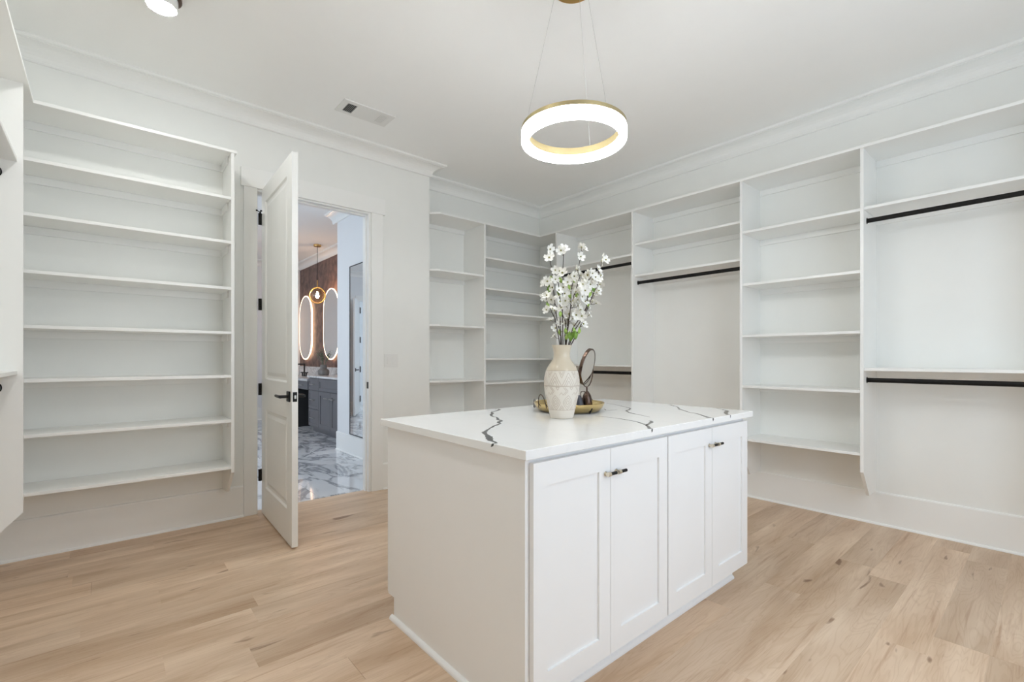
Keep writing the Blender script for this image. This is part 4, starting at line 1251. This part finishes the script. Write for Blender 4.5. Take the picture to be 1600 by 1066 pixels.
VX = 2.552
def vfront(parent, y0, y1, z0, z1, name, pull='h', st=0.05):
    put = lambda bm, u0, u1, d0, d1, a, b: box(bm, VX - 0.019 + d0, VX - 0.019 + d1, u0, u1, a, b)
    bm = BM()
    shaker(bm, y0, y1, z0, z1, st, st, put)
    d = obj(name, bm, 'grey', parent)
    obj('front_panel', B(VX - 0.012, VX - 0.002, y0 + st - 0.001, y1 - st + 0.001, z0 + st - 0.001, z1 - st + 0.001), 'grey', d)
    if pull:
        yc = (y0 + y1) / 2
        zc = (z0 + z1) / 2 if pull == 'h' else z1 - 0.09
        if pull == 'd1': yc = y0 + 0.10
        if pull == 'd2': yc = y1 - 0.10
        bm = BM()
        tube(bm, [(VX - 0.052, yc - 0.085, zc), (VX - 0.052, yc + 0.085, zc)], 0.006, 8)
        for q in (-0.055, 0.055):
            tube(bm, [(VX - 0.018, yc + q, zc), (VX - 0.052, yc + q, zc)], 0.005, 8)
        obj('pull', bm, 'steel', d, True, label='metal bar pull')
vn = thing('bathroom_vanity', (2.78, 7.1, 0.0), 'dark grey bathroom vanity with drawers, doors and metal pulls', 'vanity')
bm = BM()
box(bm, VX, BX2 - 0.022, BYE + 0.002, 8.030, 0.095, 0.884)
box(bm, VX + 0.06, BX2 - 0.022, BYE + 0.002, 8.030, 0.0, 0.095)
obj('carcass', bm, 'grey', vn)
for a, b in ((0.685, 0.872), (0.385, 0.678), (0.105, 0.378)):
    vfront(vn, 7.550, 8.022, a, b, 'drawer', 'h', 0.045)
vfront(vn, 6.545, 7.543, 0.685, 0.872, 'drawer', None, 0.045)
vfront(vn, 7.048, 7.543, 0.105, 0.678, 'cabinet_door', 'd1', 0.065)
vfront(vn, 6.545, 7.040, 0.105, 0.678, 'cabinet_door', 'd2', 0.065)
vc = thing('vanity_counter', (2.78, 7.1, 0.8845), 'white stone vanity top with backsplash under the lit mirrors', 'countertop')
obj('slab', B(VX - 0.035, BX2 - 0.001, BYE + 0.002, 8.060, 0.8845, 0.916, bev=0.002), 'vtop', vc)
obj('backsplash', B(BX2 - 0.021, BX2 - 0.001, BYE + 0.002, 8.060, 0.9162, 1.035, bev=0.001), 'vtop', vc)
dk = thing('makeup_desk', (2.78, 8.33, 0.0), 'lower grey make-up desk section with open dark knee space', 'desk')
DKE = 8.64
obj('end_cabinet', B(VX, BX2 - 0.022, DKE, BY1 - 0.03, 0.0, 0.815), 'knee_shade', dk)
obj('desk_back', B(BX2 - 0.034, BX2 - 0.022, 8.031, DKE, 0.0, 0.815), 'knee_shade', dk)
obj('desk_carcass', B(VX + 0.01, BX2 - 0.035, 8.0605, DKE - 0.001, 0.690, 0.815), 'knee_shade', dk)
vfront(dk, 8.068, DKE - 0.02, 0.675, 0.812, 'drawer', 'h', 0.03)
obj('slab', B(VX - 0.035, BX2 - 0.001, 8.062, BY1 - 0.03, 0.816, 0.856, bev=0.002), 'vtop', dk)
obj('backsplash', B(BX2 - 0.021, BX2 - 0.001, 8.062, BY1 - 0.03, 0.8562, 1.035, bev=0.001), 'vtop', dk)

fa = thing('black_faucet', (2.86, 9.30, 0.8565), 'matte black faucet at the left end of the vanity', 'faucet')
fy = 9.30
bm = BM()
tube(bm, [(2.86, fy, 0.8565), (2.86, fy, 1.09)], 0.014, 12)
tube(bm, [(2.86, fy, 1.083), (2.86, fy + 0.02, 1.083), (2.66, fy + 0.18, 1.083)], 0.012, 10)
obj('spout', bm, 'black', fa, True)
for s in (-0.11, 0.11):
    bm = BM()
    tube(bm, [(2.86, fy + s, 0.8565), (2.86, fy + s, 0.93)], 0.014, 12)
    tube(bm, [(2.86, fy + s - 0.035, 0.925), (2.86, fy + s + 0.035, 0.925)], 0.009, 8)
    tube(bm, [(2.86 - 0.035, fy + s, 0.925), (2.86 + 0.035, fy + s, 0.925)], 0.009, 8)
    obj('tap_handle', bm, 'black', fa, True)

PC = (2.76, 7.98)
pv = thing('grey_jug', (PC[0], PC[1], 0.9165), 'round grey stoneware jug on the vanity', 'jug')
obj('jug_body', lathe(BM(), [(0, 0), (0.075, 0), (0.088, 0.012), (0.092, 0.05), (0.088, 0.078), (0.065, 0.098), (0.052, 0.108), (0.050, 0.165), (0.055, 0.172), (0.050, 0.172), (0.044, 0.160), (0.044, 0.11), (0, 0.10)], PC[0], PC[1], 0.9165, 32), 'stone', pv, True)
sp_ = thing('greenery_sprig', (PC[0], PC[1], 1.03), 'bunch of dusty green sprigs in the grey jug', 'plant')
rg = random.Random(3)
bmst = BM()
LMS = leaf_mesh('sage')
lv_ = []
for j in range(16):
    a = rg.uniform(0, 6.28); s = rg.uniform(0.02, 0.13)
    top = Vector((PC[0] + s * math.cos(a), PC[1] + s * math.sin(a), 1.09 + rg.uniform(0.10, 0.24)))
    b0 = Vector((PC[0] + 0.02 * math.cos(a), PC[1] + 0.02 * math.sin(a), 1.03))
    tube(bmst, [b0, Vector((b0.x, b0.y, 1.09)), top], 0.0025, 5)
    for t in (0.35, 0.55, 0.7, 0.85, 1.0):
        lv_.append((Vector((b0.x, b0.y, 1.09)).lerp(top, t), a + rg.uniform(-1.4, 1.4)))
obj('stem', bmst, 'sage', sp_)
for p, a in lv_:
    o = bpy.data.objects.new('leaf', LMS)
    link(o, sp_)
    o.matrix_basis = Matrix.Translation(p - WL[sp_.name]) @ Matrix.Rotation(a, 4, 'Z') @ Matrix.Rotation(rg.uniform(-0.9, 0.2), 4, 'Y') @ Matrix.Scale(1.25, 4)

# backlit pill mirrors on the papered wall
def pill(y0, y1, z0, z1, ins, n=14):
    r = (y1 - y0) / 2 - ins
    yc = (y0 + y1) / 2
    a = z0 + (y1 - y0) / 2; b = z1 - (y1 - y0) / 2
    pts = [(yc + r * math.cos(t), b + r * math.sin(t)) for t in [math.pi * j / n for j in range(n + 1)]]
    pts += [(yc + r * math.cos(t), a + r * math.sin(t)) for t in [math.pi + math.pi * j / n for j in range(n + 1)]]
    return pts
def pillband(bm, A, Bp, x0, x1):
    n = len(A)
    v = [[bm.verts.new((x, p[0], p[1])) for p in P] for P, x in ((A, x0), (Bp, x0), (Bp, x1), (A, x1))]
    for k2 in range(4):
        a, b = v[k2], v[(k2 + 1) % 4]
        for j in range(n):
            bm.faces.new((a[j], a[(j + 1) % n], b[(j + 1) % n], b[j]))
    return bm
for (y0, y1), lab in (((9.27, 9.99), 'backlit pill mirror nearest the far corner'), ((7.90, 8.63), 'backlit pill mirror half hidden by the partition wall')):
    z0, z1 = 1.165, 2.418
    pm = thing('lit_mirror', (BX2, (y0 + y1) / 2, z0), lab, 'mirror', 'lit mirrors above the vanity')
    obj('mirror_glass', prism(BM(), pill(y0, y1, z0, z1, 0.0165), 0, BX2 - 0.040, BX2 - 0.030), 'mirror', pm)
    obj('light_border', pillband(BM(), pill(y0, y1, z0, z1, 0.0), pill(y0, y1, z0, z1, 0.016), BX2 - 0.040, BX2 - 0.030), 'lamp_warm', pm, label='glowing warm border')
    obj('back_housing', prism(BM(), pill(y0, y1, z0, z1, 0.05), 0, BX2 - 0.0298, BX2 - 0.0002), 'lamp_warm', pm, label='warm light strip behind the mirror')

GX, GY = 2.69, 8.07
gp = thing('globe_pendant', (GX, GY, ZC), 'brass ring pendant with amber globe hanging in the bathroom', 'pendant light')
obj('canopy', lathe(BM(), [(0, -0.03), (0.055, -0.03), (0.06, -0.02), (0.06, 0), (0, 0)], GX, GY, ZC, 24), 'gold', gp, True)
obj('cord', tube(BM(), [(GX, GY, ZC - 0.03), (GX, GY, 2.50)], 0.004, 6), 'black', gp)
obj('stem', tube(BM(), [(GX, GY, 2.50), (GX, GY, 2.375)], 0.009, 10), 'gold', gp, True)
obj('brass_ring', ringtube(BM(), (GX, GY, 2.245), 0.133, 0.010, 40, 8, rv, (0, 0, 1)), 'gold', gp, True)
obj('globe', lathe(BM(), [(0.0, -0.112)] + [(0.112 * math.sin(t), -0.112 * math.cos(t)) for t in [math.pi * j / 14 for j in range(1, 14)]] + [(0, 0.112)], GX, GY, 2.245, 28), 'amber', gp, True, label='clear amber glass globe')
obj('bulb', lathe(BM(), [(0, -0.045), (0.020, -0.038), (0.028, -0.015), (0.022, 0.012), (0.012, 0.035), (0.012, 0.06), (0, 0.06)], GX, GY, 2.245, 16), 'bulb', gp, True, label='glowing bulb')

# second bathroom door, seen in the tall mirror
E0 = Vector((DX1 - 0.004, BY1 - 0.028)); ea = math.radians(-60)
ed = Vector((math.cos(ea), math.sin(ea))); en = Vector((-ed.y, ed.x))
d2 = thing('door_2', (E0.x, E0.y, 0), 'white bathroom door with black hinges seen in the tall mirror', 'door', kind='structure')
E2 = Matrix(((ed.x, en.x, 0, E0.x), (ed.y, en.y, 0, E0.y), (0, 0, 1, 0), (0, 0, 0, 1)))
def eobj(name, bm, mat, parent=d2, **k):
    bmesh.ops.transform(bm, matrix=E2, verts=bm.verts[:])
    return obj(name, bm, mat, parent, **k)
eobj('leaf', B(0.012, 0.80, 0, 0.036, 0.012, 2.44, bev=0.002), 'door')
for z in (0.30, 0.95, 1.60, 2.25):
    bm = BM()
    box(bm, -0.045, 0.045, -0.016, 0.0, z - 0.065, z + 0.065)
    eobj('hinge', bm, 'black')
bm = BM()
box(bm, 0.70, 0.77, -0.01, 0.0, 0.92, 0.99)
tube(bm, [(0.735, -0.01, 0.955), (0.735, -0.055, 0.955), (0.62, -0.055, 0.955)], 0.010, 8)
eobj('lever', bm, 'black')
